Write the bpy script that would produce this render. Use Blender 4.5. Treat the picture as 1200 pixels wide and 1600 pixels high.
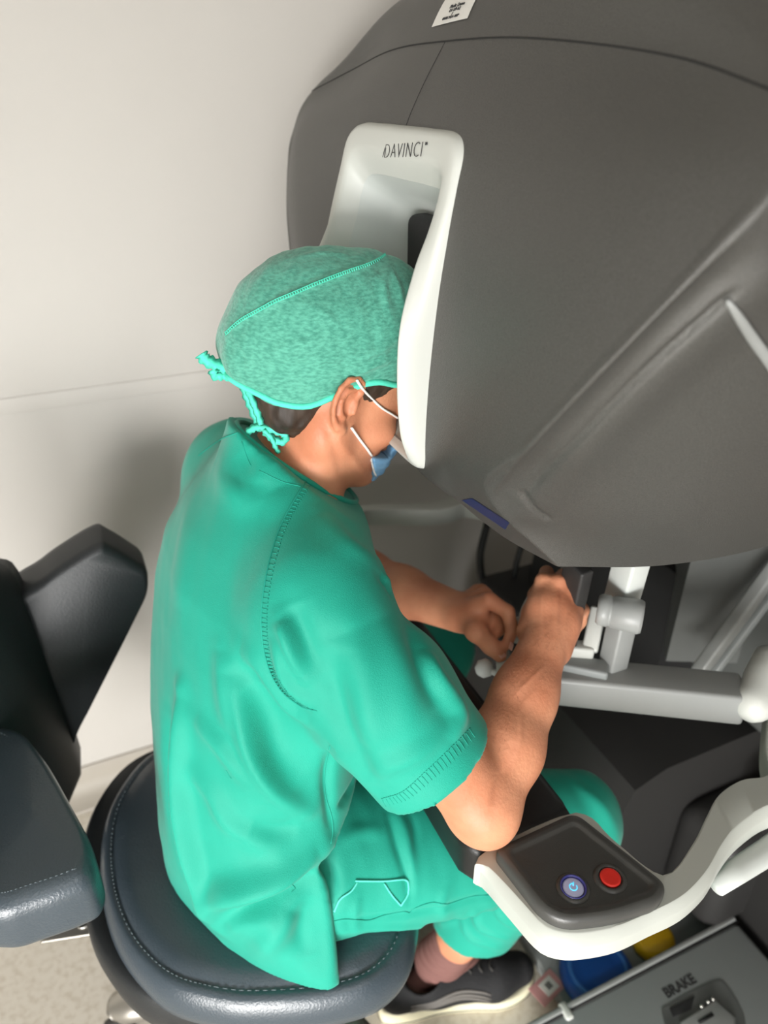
import bpy, bmesh, math, random
import numpy as np
from mathutils import Vector, Matrix
from mathutils.bvhtree import BVHTree
for o in list(bpy.data.objects): bpy.data.objects.remove(o, do_unlink=True)
C = bpy.context.scene
COL = C.collection
random.seed(4); np.random.seed(4)

# ------------------------------------------------------------------ camera, world, lights, exposure
FPX = 1156.0; PITCH = math.radians(30); YAW = math.radians(24); CH = 1.48
cd = bpy.data.cameras.new('camera'); cam = bpy.data.objects.new('camera', cd); COL.objects.link(cam)
cam.location = (0, 0, CH)
cam.rotation_euler = (math.pi/2 - PITCH, 0, -YAW)
cd.sensor_fit = 'VERTICAL'; cd.sensor_height = 36.0; cd.lens = FPX/1600*36.0
cd.clip_start = 0.02; cd.dof.use_dof = True; cd.dof.focus_distance = 0.78; cd.dof.aperture_fstop = 3.4
C.camera = cam
w = bpy.data.worlds.new('world'); C.world = w; w.use_nodes = True
w.node_tree.nodes['Background'].inputs[0].default_value = (1, .98, .95, 1)
w.node_tree.nodes['Background'].inputs[1].default_value = 0.20
def area(name, loc, target, sx, sy, power, col=(1, 1, 1)):
    l = bpy.data.lights.new(name, 'AREA'); l.shape = 'RECTANGLE'; l.size = sx; l.size_y = sy; l.energy = power; l.color = col
    o = bpy.data.objects.new(name, l); COL.objects.link(o); o.location = loc
    o.rotation_euler = (Vector(target) - Vector(loc)).to_track_quat('-Z', 'Y').to_euler()
    return o
wl = area('window_daylight', (-1.50, -1.75, 0.55), (0.35, .6, .20), 1.5, 1.0, 50, (1, .985, .96)); wl.data.spread = math.radians(100)
area('ceiling_fill_light', (-0.7, 0.1, 2.5), (-0.7, 0.1, 0), 1.2, 0.6, 1.5, (1, .98, .96))
area('ceiling_fill_light', (-0.1, -1.4, 2.5), (-0.1, -1.4, 0), 1.2, 0.6, 13, (1, .98, .96))  # unseen lamp added to brighten the near floor for the pod sheen
C.view_settings.view_transform = 'Standard'; C.view_settings.look = 'None'
C.view_settings.exposure = 0.0; C.view_settings.gamma = 1.0; C.view_settings.use_curve_mapping = False

sp, cp, sa, ca = math.sin(PITCH), math.cos(PITCH), math.sin(YAW), math.cos(YAW)
def ray(px, py):
    u = (px-600)/FPX; v = (800-py)/FPX
    f = cp+v*sp
    return Vector((u*ca+f*sa, -u*sa+f*ca, v*cp-sp))
def at(px, py, X=None, Y=None, Z=None):
    d = ray(px, py)
    t = X/d.x if X is not None else Y/d.y if Y is not None else (Z-CH)/d.z
    return Vector((0, 0, CH)) + d*t
def hit(bvh, px, py, lift=0.0):
    d = ray(px, py).normalized()
    loc, n, i, dist = bvh.ray_cast(Vector((0, 0, CH)), d)
    if loc is None: return None, None
    if n.dot(d) > 0: n = -n
    return loc + n*lift, n
Y0 = 0.78

# ------------------------------------------------------------------ materials
def srgb(r, g, b):
    return tuple(((c/255)/12.92 if c/255 <= .04045 else ((c/255+.055)/1.055)**2.4) for c in (r, g, b)) + (1,)
def mat(name, col, rough=.5, metal=0, col2=None, nscale=30, bump=0, bscale=200, spec=.5, coat=0, sheen=0, emit=0, mixlo=.35, mixhi=.65, detail=4, sss=0, stretch=None, aniso=None):
    m = bpy.data.materials.new(name); m.use_nodes = True; nt = m.node_tree; b = nt.nodes['Principled BSDF']
    b.inputs['Base Color'].default_value = srgb(*col); b.inputs['Roughness'].default_value = rough
    b.inputs['Metallic'].default_value = metal; b.inputs['Specular IOR Level'].default_value = spec
    b.inputs['Coat Weight'].default_value = coat
    if sheen: b.inputs['Sheen Weight'].default_value = sheen
    if sss:
        b.inputs['Subsurface Weight'].default_value = sss; b.inputs['Subsurface Radius'].default_value = (1, .35, .2); b.inputs['Subsurface Scale'].default_value = .006
    if emit: b.inputs['Emission Color'].default_value = srgb(*col); b.inputs['Emission Strength'].default_value = emit
    tc = nt.nodes.new('ShaderNodeTexCoord'); mp = nt.nodes.new('ShaderNodeMapping'); nt.links.new(tc.outputs['Object'], mp.inputs[0])
    if stretch: mp.inputs['Scale'].default_value = stretch
    if col2:
        n = nt.nodes.new('ShaderNodeTexNoise'); n.inputs['Scale'].default_value = nscale; n.inputs['Detail'].default_value = detail
        r = nt.nodes.new('ShaderNodeValToRGB'); r.color_ramp.elements[0].position = mixlo; r.color_ramp.elements[1].position = mixhi
        r.color_ramp.elements[0].color = srgb(*col); r.color_ramp.elements[1].color = srgb(*col2)
        nt.links.new(mp.outputs[0], n.inputs[0]); nt.links.new(n.outputs[0], r.inputs[0]); nt.links.new(r.outputs[0], b.inputs['Base Color'])
    if bump:
        n = nt.nodes.new('ShaderNodeTexNoise'); n.inputs['Scale'].default_value = bscale; n.inputs['Detail'].default_value = 3
        bp = nt.nodes.new('ShaderNodeBump'); bp.inputs['Strength'].default_value = bump; bp.inputs['Distance'].default_value = .002
        nt.links.new(mp.outputs[0], n.inputs[0]); nt.links.new(n.outputs[0], bp.inputs['Height']); nt.links.new(bp.outputs[0], b.inputs['Normal'])
    return m
M = dict(
 wall=mat('wall_paint', (198, 194, 188), .55, bump=.05, bscale=60, col2=(193, 189, 183), nscale=2),
 ceil=mat('ceiling_paint', (225, 222, 215), .8),
 floor=mat('floor_vinyl', (222, 215, 202), .45, col2=(204, 194, 178), nscale=75, mixlo=.45, mixhi=.7, bump=.05),
 skirt=mat('skirting_vinyl', (170, 163, 152), .5),
 shell=mat('pod_shell_plastic', (74, 73, 70), .40, metal=.35, col2=(88, 87, 84), nscale=900, bump=.35, bscale=900, spec=.5),
 gap=mat('seam_dark', (28, 28, 27), .8),
 white=mat('warm_white_plastic', (196, 198, 192), .38, bump=.03, bscale=300),
 housing=mat('armrest_grey_white_plastic', (184, 187, 180), .38, bump=.03, bscale=300),
 inner=mat('light_grey_plastic', (196, 200, 196), .5),
 black=mat('black_foam', (22, 22, 23), .7, bump=.15, bscale=500),
 pad=mat('black_armrest_vinyl', (14, 14, 15), .42, bump=.1, bscale=500),
 panel=mat('charcoal_plastic', (66, 66, 64), .36, bump=.1, bscale=900),
 ink=mat('printed_ink', (45, 45, 46), .6),
 ink2=mat('faded_ink', (110, 110, 108), .6),
 paper=mat('label_paper', (222, 220, 214), .6),
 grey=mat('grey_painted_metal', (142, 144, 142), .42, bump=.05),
 midgrey=mat('mid_grey_plastic', (82, 84, 82), .45),
 lowgrey=mat('base_grey_plastic', (134, 138, 137), .5, bump=.05),
 dark=mat('dark_base_plastic', (38, 37, 36), .6, bump=.1, bscale=400),
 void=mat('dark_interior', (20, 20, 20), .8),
 red=mat('red_button_plastic', (222, 48, 38), .35, bump=.05),
 btn=mat('lit_button_plastic', (196, 200, 236), .3),
 violet=mat('violet_ring', (66, 66, 140), .3),
 glow=mat('power_symbol_light', (90, 205, 240), .4, emit=.9),
 chrome=mat('chrome', (200, 198, 192), .25, metal=.9),
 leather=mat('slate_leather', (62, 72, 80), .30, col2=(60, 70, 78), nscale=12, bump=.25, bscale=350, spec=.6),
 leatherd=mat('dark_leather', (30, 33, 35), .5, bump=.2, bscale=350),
 thread=mat('slate_thread', (96, 106, 112), .7),
 metal=mat('brushed_metal', (170, 166, 158), .35, metal=.8),
 cable=mat('black_cable', (16, 16, 16), .5),
 blue=mat('blue_pedal_plastic', (24, 84, 168), .4),
 bluel=mat('pale_blue_pedal_ring', (60, 120, 196), .4),
 yellow=mat('yellow_pedal_plastic', (222, 176, 20), .4),
 pinks=mat('pink_label', (206, 150, 148), .6),
 cloth=mat('surgical_cotton', (16, 148, 126), .62, col2=(24, 158, 136), nscale=6, bump=.25, bscale=900, sheen=.12, spec=.3),
 clothd=mat('cotton_stitching', (24, 150, 130), .9),
 clothl=mat('cotton_edge', (96, 226, 205), .9),
 capc=mat('nonwoven_cap', (64, 140, 121), .7, col2=(92, 172, 150), nscale=170, bump=.35, bscale=260, sheen=.3, spec=.25, detail=8, stretch=(1, 1, 2.2)),
 capt=mat('cap_tape', (84, 220, 190), .8, bump=.3, bscale=300),
 skin=mat('skin', (212, 148, 114), .48, col2=(194, 124, 92), nscale=14, bump=.25, bscale=240, sss=.12, spec=.35),
 ear=mat('ear_skin', (205, 122, 100), .5, sss=.15),
 nail=mat('fingernail', (226, 170, 150), .35),
 hair=mat('dark_brown_hair', (38, 28, 20), .6, col2=(60, 45, 34), nscale=60, bump=.6, bscale=90, stretch=(1, 1, .15)),
 armhair=mat('arm_hair', (170, 112, 82), .6),
 mask=mat('pale_blue_mask', (118, 172, 216), .8, col2=(136, 186, 224), nscale=60, bump=.3, bscale=500),
 masked=mat('white_elastic', (232, 230, 226), .8),
 sock=mat('mauve_brown_sock', (122, 84, 78), .85, bump=.4, bscale=500),
 bluerefl=mat('painted_blue_reflection', (26, 44, 80), .3),  # colour of the blue reflection painted on the pod chin
 eye=mat('eye_white', (235, 232, 228), .2), iris=mat('iris_brown', (60, 40, 28), .2),
 shoe=mat('black_shoe_mesh', (26, 26, 28), .8, bump=.5, bscale=300),
 shoeg=mat('grey_shoe_overlay', (112, 108, 104), .6),
 sole=mat('cream_rubber', (226, 220, 190), .6),
 rubber=mat('dark_rubber', (52, 50, 47), .6),
)

# ------------------------------------------------------------------ object helpers
OFF = {}
def thing(name, label, cat, loc=(0, 0, 0), group=None):
    o = bpy.data.objects.new(name, None); COL.objects.link(o); o.location = loc; o.empty_display_size = .05
    o['label'] = label; o['category'] = cat
    if group: o['group'] = group
    OFF[o.name] = Vector(loc); return o
def mk(name, verts, faces, m, parent=None, smooth=True, label=None, kind=None, autos=None):
    me = bpy.data.meshes.new(name)
    off = OFF.get(parent.name, Vector((0, 0, 0))) if parent else Vector((0, 0, 0))
    v = np.asarray(verts, dtype=np.float64).reshape(-1, 3) - np.array(off)
    me.from_pydata(v.tolist(), [], faces if isinstance(faces, list) else faces.tolist()); me.validate()
    me.materials.append(M[m] if isinstance(m, str) else m)
    me.update()
    if smooth:
        me.polygons.foreach_set('use_smooth', [True]*len(me.polygons))
        if autos: me.set_sharp_from_angle(angle=math.radians(autos))
    o = bpy.data.objects.new(name, me); COL.objects.link(o)
    if parent: o.parent = parent; OFF[o.name] = off
    if label: o['label'] = label
    if kind: o['kind'] = kind
    return o
def fromfn(fn):
    bm = bmesh.new(); fn(bm); bmesh.ops.recalc_face_normals(bm, faces=bm.faces[:])
    bm.verts.index_update(); v = [tuple(x.co) for x in bm.verts]; f = [[q.index for q in p.verts] for p in bm.faces]; bm.free(); return v, f
class G:
    def __init__(s): s.v = []; s.f = []
    def add(s, vf):
        v, f = vf; n = len(s.v); s.v += [tuple(x) for x in v]; s.f += [[i+n for i in q] for q in f]; return s
    def mk(s, name, m, parent=None, **k): return mk(name, s.v, s.f, m, parent, **k)
def rbox(c, size, rot=None, bev=.005, seg=3):
    def fn(bm):
        bmesh.ops.create_cube(bm, size=1); bmesh.ops.scale(bm, vec=size, verts=bm.verts)
        if bev: bmesh.ops.bevel(bm, geom=bm.edges[:], offset=bev, segments=seg, affect='EDGES', profile=.5)
        R = Matrix.Identity(3) if rot is None else rot
        for v in bm.verts: v.co = R @ v.co + Vector(c)
    return fromfn(fn)
def rotz(a): return Matrix.Rotation(a, 3, 'Z')
def axes(d, up=(0, 0, 1)):
    d = Vector(d).normalized(); u = Vector(up)
    if abs(d.dot(u)) > .95: u = Vector((1, 0, 0))
    s = d.cross(u).normalized(); u = s.cross(d).normalized(); return d, s, u
def beam(a, b, w, h, up=(0, 0, 1), bev=.004):
    a, b = Vector(a), Vector(b); d, s, u = axes(b-a, up)
    R = Matrix((d, s, u)).transposed()
    return rbox((a+b)/2, ((b-a).length, w, h), R, bev)
def tube(pts, r, n=10, closed=False, caps=True, flat=None):
    pts = [Vector(p) for p in pts]; N = len(pts); v = []; f = []; prev = None
    for i, p in enumerate(pts):
        if closed: t = pts[(i+1) % N]-pts[i-1]
        else: t = pts[min(i+1, N-1)]-pts[max(i-1, 0)]
        t = t.normalized() if t.length > 1e-9 else Vector((0, 0, 1))
        if prev is None: _, s, u = axes(t)
        else:
            u = prev - t*prev.dot(t); u.normalize(); s = t.cross(u)
        prev = u; rr = r[i] if isinstance(r, (list, tuple)) else r
        for k in range(n):
            a = 2*math.pi*k/n
            v.append(p+(s*math.cos(a)*(flat or 1)+u*math.sin(a))*rr)
    for i in range(N if closed else N-1):
        for k in range(n):
            j = (i+1) % N; f.append([i*n+k, i*n+(k+1) % n, j*n+(k+1) % n, j*n+k])
    if caps and not closed: f.append(list(range(n))[::-1]); f.append([(N-1)*n+k for k in range(n)])
    return v, f
def cat(P, n=8, closed=False):
    P = [Vector(p) for p in P]; out = []; N = len(P)
    for i in range(N if closed else N-1):
        p0 = P[i-1] if (i > 0 or closed) else P[0]*2-P[1]; p1 = P[i]; p2 = P[(i+1) % N]
        p3 = P[(i+2) % N] if (closed or i+2 < N) else P[-1]*2-P[-2]
        for k in range(n):
            t = k/n; out.append(.5*((2*p1)+(p2-p0)*t+(2*p0-5*p1+4*p2-p3)*t*t+(3*p1-p0-3*p2+p3)*t**3))
    if not closed: out.append(P[-1])
    return out
def loft(rings, closed=True, cap0=False, cap1=False):
    n = len(rings[0]); v = [p for r in rings for p in r]; f = []
    for i in range(len(rings)-1):
        for k in range(n if closed else n-1):
            f.append([i*n+k, i*n+(k+1) % n, (i+1)*n+(k+1) % n, (i+1)*n+k])
    if cap0: f.append(list(range(n))[::-1])
    if cap1: f.append([(len(rings)-1)*n+k for k in range(n)])
    return v, f
def inset2(P, d):
    out = []; N = len(P); A = sum(P[i-1][0]*P[i][1]-P[i][0]*P[i-1][1] for i in range(N)); sg = 1 if A > 0 else -1
    for i in range(N):
        t = Vector((P[(i+1) % N][0]-P[i-1][0], P[(i+1) % N][1]-P[i-1][1])); t = t.normalized() if t.length > 1e-9 else t
        out.append((P[i][0]-t.y*d*sg, P[i][1]+t.x*d*sg))
    return out
def slab(P, z0, z1, bev=.004, seg=3, topcap=True, dish=0):
    """rounded slab from a plan outline"""
    R = []
    for k in range(seg+1):
        a = math.pi/2*k/seg; q = inset2(P, bev*(1-math.sin(a))); R.append([(x, y, z0+bev*(1-math.cos(a))) for x, y in q])
    for k in range(seg+1):
        a = math.pi/2*k/seg; q = inset2(P, bev*(1-math.cos(a))); R.append([(x, y, z1-bev*(1-math.sin(a))) for x, y in q])
    return loft(R, True, True, topcap)
def roundpoly(C_, R_, n=6):
    out = []; N = len(C_)
    for i in range(N):
        p = Vector(C_[i][:2]); a = Vector(C_[i-1][:2])-p; b = Vector(C_[(i+1) % N][:2])-p; r = R_[i] if isinstance(R_, (list, tuple)) else R_
        r = min(r, a.length*.48, b.length*.48); A_ = p+a.normalized()*r; B_ = p+b.normalized()*r
        for k in range(n+1):
            t = k/n; q = A_*(1-t)**2+p*2*t*(1-t)+B_*t*t; out.append((q.x, q.y))
    return out
def dome(P, z0, z1, bev, rise=0, seg=5):
    """soft padded slab closed by rings shrinking to its centre"""
    cx = sum(p[0] for p in P)/len(P); cy = sum(p[1] for p in P)/len(P); R = []
    m = sum(math.hypot(x-cx, y-cy) for x, y in P)/len(P)
    for k in range(seg+1):
        a = math.pi/2*k/seg; f = 1-(1-math.sin(a))*bev/m; R.append([(cx+(x-cx)*f, cy+(y-cy)*f, z0+bev*(1-math.cos(a))) for x, y in P])
    for k in range(seg+1):
        a = math.pi/2*k/seg; f = 1-(1-math.cos(a))*bev/m; R.append([(cx+(x-cx)*f, cy+(y-cy)*f, z1-bev*(1-math.sin(a))) for x, y in P])
    f0 = 1-bev/m
    for s in (.8, .5, .2, .02): R.append([(cx+(x-cx)*f0*s, cy+(y-cy)*f0*s, z1+rise*(1-s)) for x, y in P])
    return loft(R, True, True, True)
def lathe(c, prof, n=32, axis=(0, 0, 1)):
    d, s, u = axes(axis); c = Vector(c)
    rings = [[c+d*h+(s*math.cos(2*math.pi*k/n)+u*math.sin(2*math.pi*k/n))*r for k in range(n)] for r, h in prof]
    return loft(rings, True, True, True)

# ------------------------------------------------------------------ signed distance modelling (one smooth skin per body or garment)
class Field:
    def __init__(s, lo, hi, res):
        s.lo = np.array(lo, float); s.res = res; s.n = np.ceil((np.array(hi)-s.lo)/res).astype(int)+1
        s.D = np.full(s.n, .2, np.float32)
    def box(s, lo, hi):
        a = np.clip(np.floor((np.array(lo)-s.lo)/s.res).astype(int), 0, s.n); b = np.clip(np.ceil((np.array(hi)-s.lo)/s.res).astype(int)+1, 0, s.n)
        if (b <= a).any(): return None
        ax = [(s.lo[i]+np.arange(a[i], b[i])*s.res).astype(np.float32) for i in range(3)]
        return tuple(slice(a[i], b[i]) for i in range(3)), ax[0][:, None, None], ax[1][None, :, None], ax[2][None, None, :]
    def put(s, lo, hi, fn, k=.01, op='u', pad=.03):
        b = s.box(np.array(lo)-pad, np.array(hi)+pad)
        if b is None: return
        sl, x, y, z = b; d = fn(x, y, z); D = s.D[sl]
        if op == 'u':
            h = np.clip(.5+.5*(D-d)/k, 0, 1); r = D*(1-h)+d*h-k*h*(1-h)
        elif op == 's':
            h = np.clip(.5-.5*(D+d)/k, 0, 1); r = D*(1-h)-d*h+k*h*(1-h)
        else: r = np.maximum(D, d)
        s.D[sl] = r
    def cone(s, a, b, ra, rb, k=.01, op='u', flat=None, fs=1.0):
        a, b = np.array(a, float), np.array(b, float); m = max(ra, rb); ab = b-a; L = max(float(ab@ab), 1e-12)
        def fn(x, y, z):
            px, py, pz = x-a[0], y-a[1], z-a[2]; t = np.clip((px*ab[0]+py*ab[1]+pz*ab[2])/L, 0, 1)
            qx, qy, qz = px-t*ab[0], py-t*ab[1], pz-t*ab[2]
            if flat is not None:
                e = (qx*flat[0]+qy*flat[1]+qz*flat[2])*(fs-1); qx = qx+e*flat[0]; qy = qy+e*flat[1]; qz = qz+e*flat[2]
            return np.sqrt(qx*qx+qy*qy+qz*qz)-(ra+(rb-ra)*t)
        s.put(np.minimum(a, b)-m, np.maximum(a, b)+m, fn, k, op)
    def chain(s, pts, rs, k=.01, **kw):
        for i in range(len(pts)-1): s.cone(pts[i], pts[i+1], rs[i], rs[i+1], k, **kw)
    def ell(s, c, r, R=None, k=.01, op='u'):
        c = np.array(c, float); r = np.array(r, float); R = np.eye(3) if R is None else np.array(R)   # rows = local axes
        def fn(x, y, z):
            px, py, pz = x-c[0], y-c[1], z-c[2]
            q = [(px*R[i][0]+py*R[i][1]+pz*R[i][2]) for i in range(3)]
            k0 = np.sqrt(sum((q[i]/r[i])**2 for i in range(3))); k1 = np.sqrt(sum((q[i]/r[i]**2)**2 for i in range(3)))
            return k0*(k0-1)/np.maximum(k1, 1e-6)
        m = r.max(); s.put(c-m, c+m, fn, k, op)
    def mesh(s):
        D = s.D; S = D < 0; n = np.array(D.shape)-1
        cnt = np.zeros(n, np.int8)
        for i in (0, 1):
            for j in (0, 1):
                for k in (0, 1): cnt += S[i:i+n[0], j:j+n[1], k:k+n[2]]
        act = (cnt > 0) & (cnt < 8); idx = np.argwhere(act); N = len(idx)
        ids = np.full(n, -1, np.int32); ids[act] = np.arange(N)
        acc = np.zeros((N, 3)); c = np.zeros(N)
        cor = [(i, j, k) for i in (0, 1) for j in (0, 1) for k in (0, 1)]
        val = {q: D[idx[:, 0]+q[0], idx[:, 1]+q[1], idx[:, 2]+q[2]] for q in cor}
        for q in cor:
            for ax in range(3):
                if q[ax] == 0:
                    q2 = list(q); q2[ax] = 1; a, b = val[q], val[tuple(q2)]; mk_ = (a < 0) != (b < 0)
                    t = np.where(mk_, a/np.where(mk_, a-b, 1), 0); p = np.array(q, float)[None, :].repeat(N, 0); p[:, ax] += t
                    acc += p*mk_[:, None]; c += mk_
        V = (idx+acc/np.maximum(c, 1)[:, None])*s.res+s.lo
        F = []
        for ax in range(3):
            sl0 = [slice(1, n[i]) for i in range(3)]; sl1 = list(sl0); sl0[ax] = slice(0, n[ax]); sl1[ax] = slice(1, n[ax]+1)
            A = S[tuple(sl0)]; B = S[tuple(sl1)]; e = np.argwhere(A != B); ins = A[tuple(e.T)]
            o = np.ones(3, int); o[ax] = 0; e = e+o; u = np.zeros(3, int); v = np.zeros(3, int); u[(ax+1) % 3] = 1; v[(ax+2) % 3] = 1
            g = lambda p: ids[p[:, 0], p[:, 1], p[:, 2]]
            q = np.stack([g(e-u-v), g(e-v), g(e), g(e-u)], 1); q[~ins] = q[~ins][:, ::-1]; F.append(q)
        F = np.concatenate(F); F = F[(F >= 0).all(1)]
        return V, F
def vnormals(V, F):
    n = np.cross(V[F[:, 2]]-V[F[:, 0]], V[F[:, 3]]-V[F[:, 1]]); N = np.zeros_like(V)
    for i in range(4): np.add.at(N, F[:, i], n)
    return N/np.maximum(np.linalg.norm(N, axis=1), 1e-12)[:, None]
def relax(V, F, it=2, lam=.5):
    E = np.concatenate([F[:, [i, (i+1) % 4]] for i in range(4)]); E = np.unique(np.sort(E, 1), axis=0)
    deg = np.bincount(E.ravel(), minlength=len(V)).astype(float)
    for _ in range(it):
        A = np.zeros_like(V)
        for k in range(3): A[:, k] = np.bincount(E[:, 0], V[E[:, 1], k], len(V))+np.bincount(E[:, 1], V[E[:, 0], k], len(V))
        V = V+(A/np.maximum(deg, 1)[:, None]-V)*lam
    return V
def polydist(V, P):
    best = np.full(len(V), 9.); side = np.zeros(len(V)); tt = np.zeros(len(V)); P = np.array([tuple(p) for p in P]); n = len(P)-1
    for i in range(n):
        ab = P[i+1]-P[i]; L = ab@ab+1e-12; t = np.clip(((V-P[i])@ab)/L, 0, 1); q = V-P[i]-t[:, None]*ab; d = np.linalg.norm(q, axis=1)
        m = d < best; best[m] = d[m]; tt[m] = (i+t[m])/n
    return best, tt
def noise3(V, sc, seed=0):
    r = np.random.RandomState(seed); out = np.zeros(len(V))
    for i in range(7):
        k = r.normal(size=3)*sc; out += np.sin(V@k+r.uniform(0, 6.28))
    return out/7
def crease(V, N, P, amp, wid, kind='ridge', taper=True):
    if len(P) < 2: return V
    d, t = polydist(V, P); env = np.sin(np.pi*np.clip(t, .04, .96))**.6 if taper else 1
    if kind == 'ridge': g = np.exp(-(d/wid)**2)
    elif kind == 'valley': g = -np.exp(-(d/wid)**2)
    return V+N*(amp*env*g)[:, None]
def bvh_of(V, F): return BVHTree.FromPolygons([tuple(v) for v in V], [list(map(int, f)) for f in F])
def project(bvh, pts, lift=.0, n=6, smooth=True):
    P = [hit(bvh, *p, lift=lift)[0] for p in pts]; P = [p for p in P if p is not None]
    return cat(P, n) if smooth and len(P) > 2 else P
def on_surface(bvh, pts, lift, n=6):
    """polyline through pixels laid on a surface, every sample snapped to it"""
    c2 = cat([(p[0], p[1], 0) for p in pts], n); return [q for q in (hit(bvh, p.x, p.y, lift)[0] for p in c2) if q is not None]

# ------------------------------------------------------------------ the room
def struct(name, vf, m, **k):
    return mk(name, vf[0], vf[1], m, None, kind='structure', **k)
YW = 1.40
struct('floor', rbox((.4, -.5, -.05), (5.2, 3.9, .1), bev=0), 'floor', smooth=False)
struct('ceiling', rbox((.4, -.5, 2.65), (5.2, 3.9, .1), bev=0), 'ceil', smooth=False)
wf = struct('wall_far', rbox((.4, YW+.05, 1.3), (5.2, .1, 2.6), bev=0), 'wall', smooth=False)
struct('wall_left', rbox((-2.15, -.5, 1.3), (.1, 3.9, 2.6), bev=0), 'wall', smooth=False)
struct('wall_right', rbox((2.95, -.5, 1.3), (.1, 3.9, 2.6), bev=0), 'wall', smooth=False)
g = G()   # near wall with a window opening
g.add(rbox((.4, -2.4, .05), (5.2, .1, .1), bev=0)); g.add(rbox((.4, -2.4, 2.35), (5.2, .1, .5), bev=0))
g.add(rbox((-2.0, -2.4, 1.1), (.4, .1, 2.0), bev=0)); g.add(rbox((1.5, -2.4, 1.1), (3.0, .1, 2.0), bev=0))
g.mk('wall_near', 'wall', None, smooth=False, kind='structure')
g = G()
for x in (-1.8, -.9, 0): g.add(rbox((x, -2.38, 1.1), (.06, .06, 2.0), bev=.004))
for z in (.1, 2.1): g.add(rbox((-.9, -2.38, z), (1.86, .06, .06), bev=.004))
wn = g.mk('window_1', 'white', None, kind='structure')
mk('pane', *rbox((-.9, -2.39, 1.1), (1.8, .01, 2.0), bev=0), mat('daylit_glass', (240, 244, 250), .2, emit=2.5), wn, smooth=False)
# coved vinyl skirting along the far wall: profile swept in X
prof = [(YW, .085), (YW-.006, .085), (YW-.009, .08), (YW-.009, .05), (YW-.016, .028), (YW-.032, .012), (YW-.06, .004), (YW-.062, .0005), (YW, .0005)]
struct('baseboard_far', loft([[(x, y, z) for y, z in prof] for x in (-2.1, 2.9)], True, True, True), 'skirt', autos=40)
struct('trim_1', rbox((.4, YW-.001, .985), (5.0, .0024, .030), bev=.0011), 'wall')

# ------------------------------------------------------------------ the surgeon console
con = thing('surgeon_console', 'large charcoal robotic surgery console with white viewer surround that the seated person leans into', 'console', (.9, .78, 0))
# head pod: interpolated control grid, columns run from the middle of the front round the ridge to the back
GR = [
 [(.372,0,1.078),(.362,.14,1.085),(.398,.20,1.052),(.433,.26,1.037),(.545,.30,1.033),(.68,.32,1.036),(.86,.31,1.045),(1.0,0,1.06)],
 [(.338,0,1.115),(.336,.14,1.113),(.339,.19,1.130),(.346,.245,1.139),(.49,.345,1.125),(.68,.375,1.12),(.89,.37,1.12),(1.05,0,1.12)],
 [(.333,0,1.20),(.333,.14,1.20),(.331,.23,1.215),(.3415,.32,1.226),(.50,.395,1.215),(.68,.41,1.21),(.91,.40,1.21),(1.09,0,1.21)],
 [(.344,0,1.32),(.344,.14,1.32),(.345,.30,1.33),(.361,.40,1.337),(.50,.437,1.32),(.68,.445,1.32),(.92,.43,1.32),(1.11,0,1.32)],
 [(.367,0,1.43),(.367,.14,1.43),(.375,.34,1.427),(.395,.447,1.425),(.52,.475,1.41),(.70,.475,1.41),(.93,.45,1.41),(1.11,0,1.41)],
 [(.415,0,1.518),(.42,.14,1.515),(.435,.30,1.498),(.42,.43,1.472),(.53,.46,1.465),(.70,.46,1.465),(.92,.43,1.465),(1.10,0,1.47)],
 [(.46,0,1.575),(.46,.14,1.572),(.46,.25,1.559),(.465,.375,1.515),(.55,.41,1.513),(.70,.41,1.515),(.89,.38,1.51),(1.05,0,1.52)],
 [(.56,0,1.63),(.56,.13,1.625),(.56,.23,1.605),(.565,.31,1.575),(.61,.33,1.58),(.72,.33,1.585),(.85,.28,1.57),(.98,0,1.58)],
 [(.67,0,1.655),(.67,.05,1.655),(.672,.09,1.652),(.68,.12,1.648),(.70,.125,1.648),(.73,.12,1.648),(.76,.09,1.648),(.80,0,1.645)],
]
def crom(p0, p1, p2, p3, t):
    return .5*((2*p1)+(p2-p0)*t+(2*p0-5*p1+4*p2-p3)*t*t+(3*p1-p0-3*p2+p3)*t**3)
def spline_rows(A, sub, breaks=(), sym0=False, sym1=False):
    """interpolate along axis 0 of A (n,...)"""
    n = len(A); out = []; fl = lambda a: a*np.array([1, -1, 1])
    for i in range(n-1):
        p1, p2 = A[i], A[i+1]
        if i > 0 and i not in breaks: p0 = A[i-1]
        elif i == 0 and sym0: p0 = fl(A[1])
        else: p0 = 2*p1-p2
        if i+2 < n and (i+1) not in breaks: p3 = A[i+2]
        elif i+2 >= n and sym1: p3 = fl(A[n-2])
        else: p3 = 2*p2-p1
        for k in range(sub if isinstance(sub, int) else sub[i]):
            t = k/(sub if isinstance(sub, int) else sub[i]); out.append(crom(p0, p1, p2, p3, t))
    out.append(A[-1]); return np.array(out)
A = np.array(GR, float)                                   # rows, cols, 3
A = spline_rows(A, 28)                                    # smooth vertically
A = spline_rows(A.transpose(1, 0, 2), (12, 14, 20, 60, 40, 16, 16), breaks=(3,), sym0=True, sym1=True).transpose(1, 0, 2)
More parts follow.
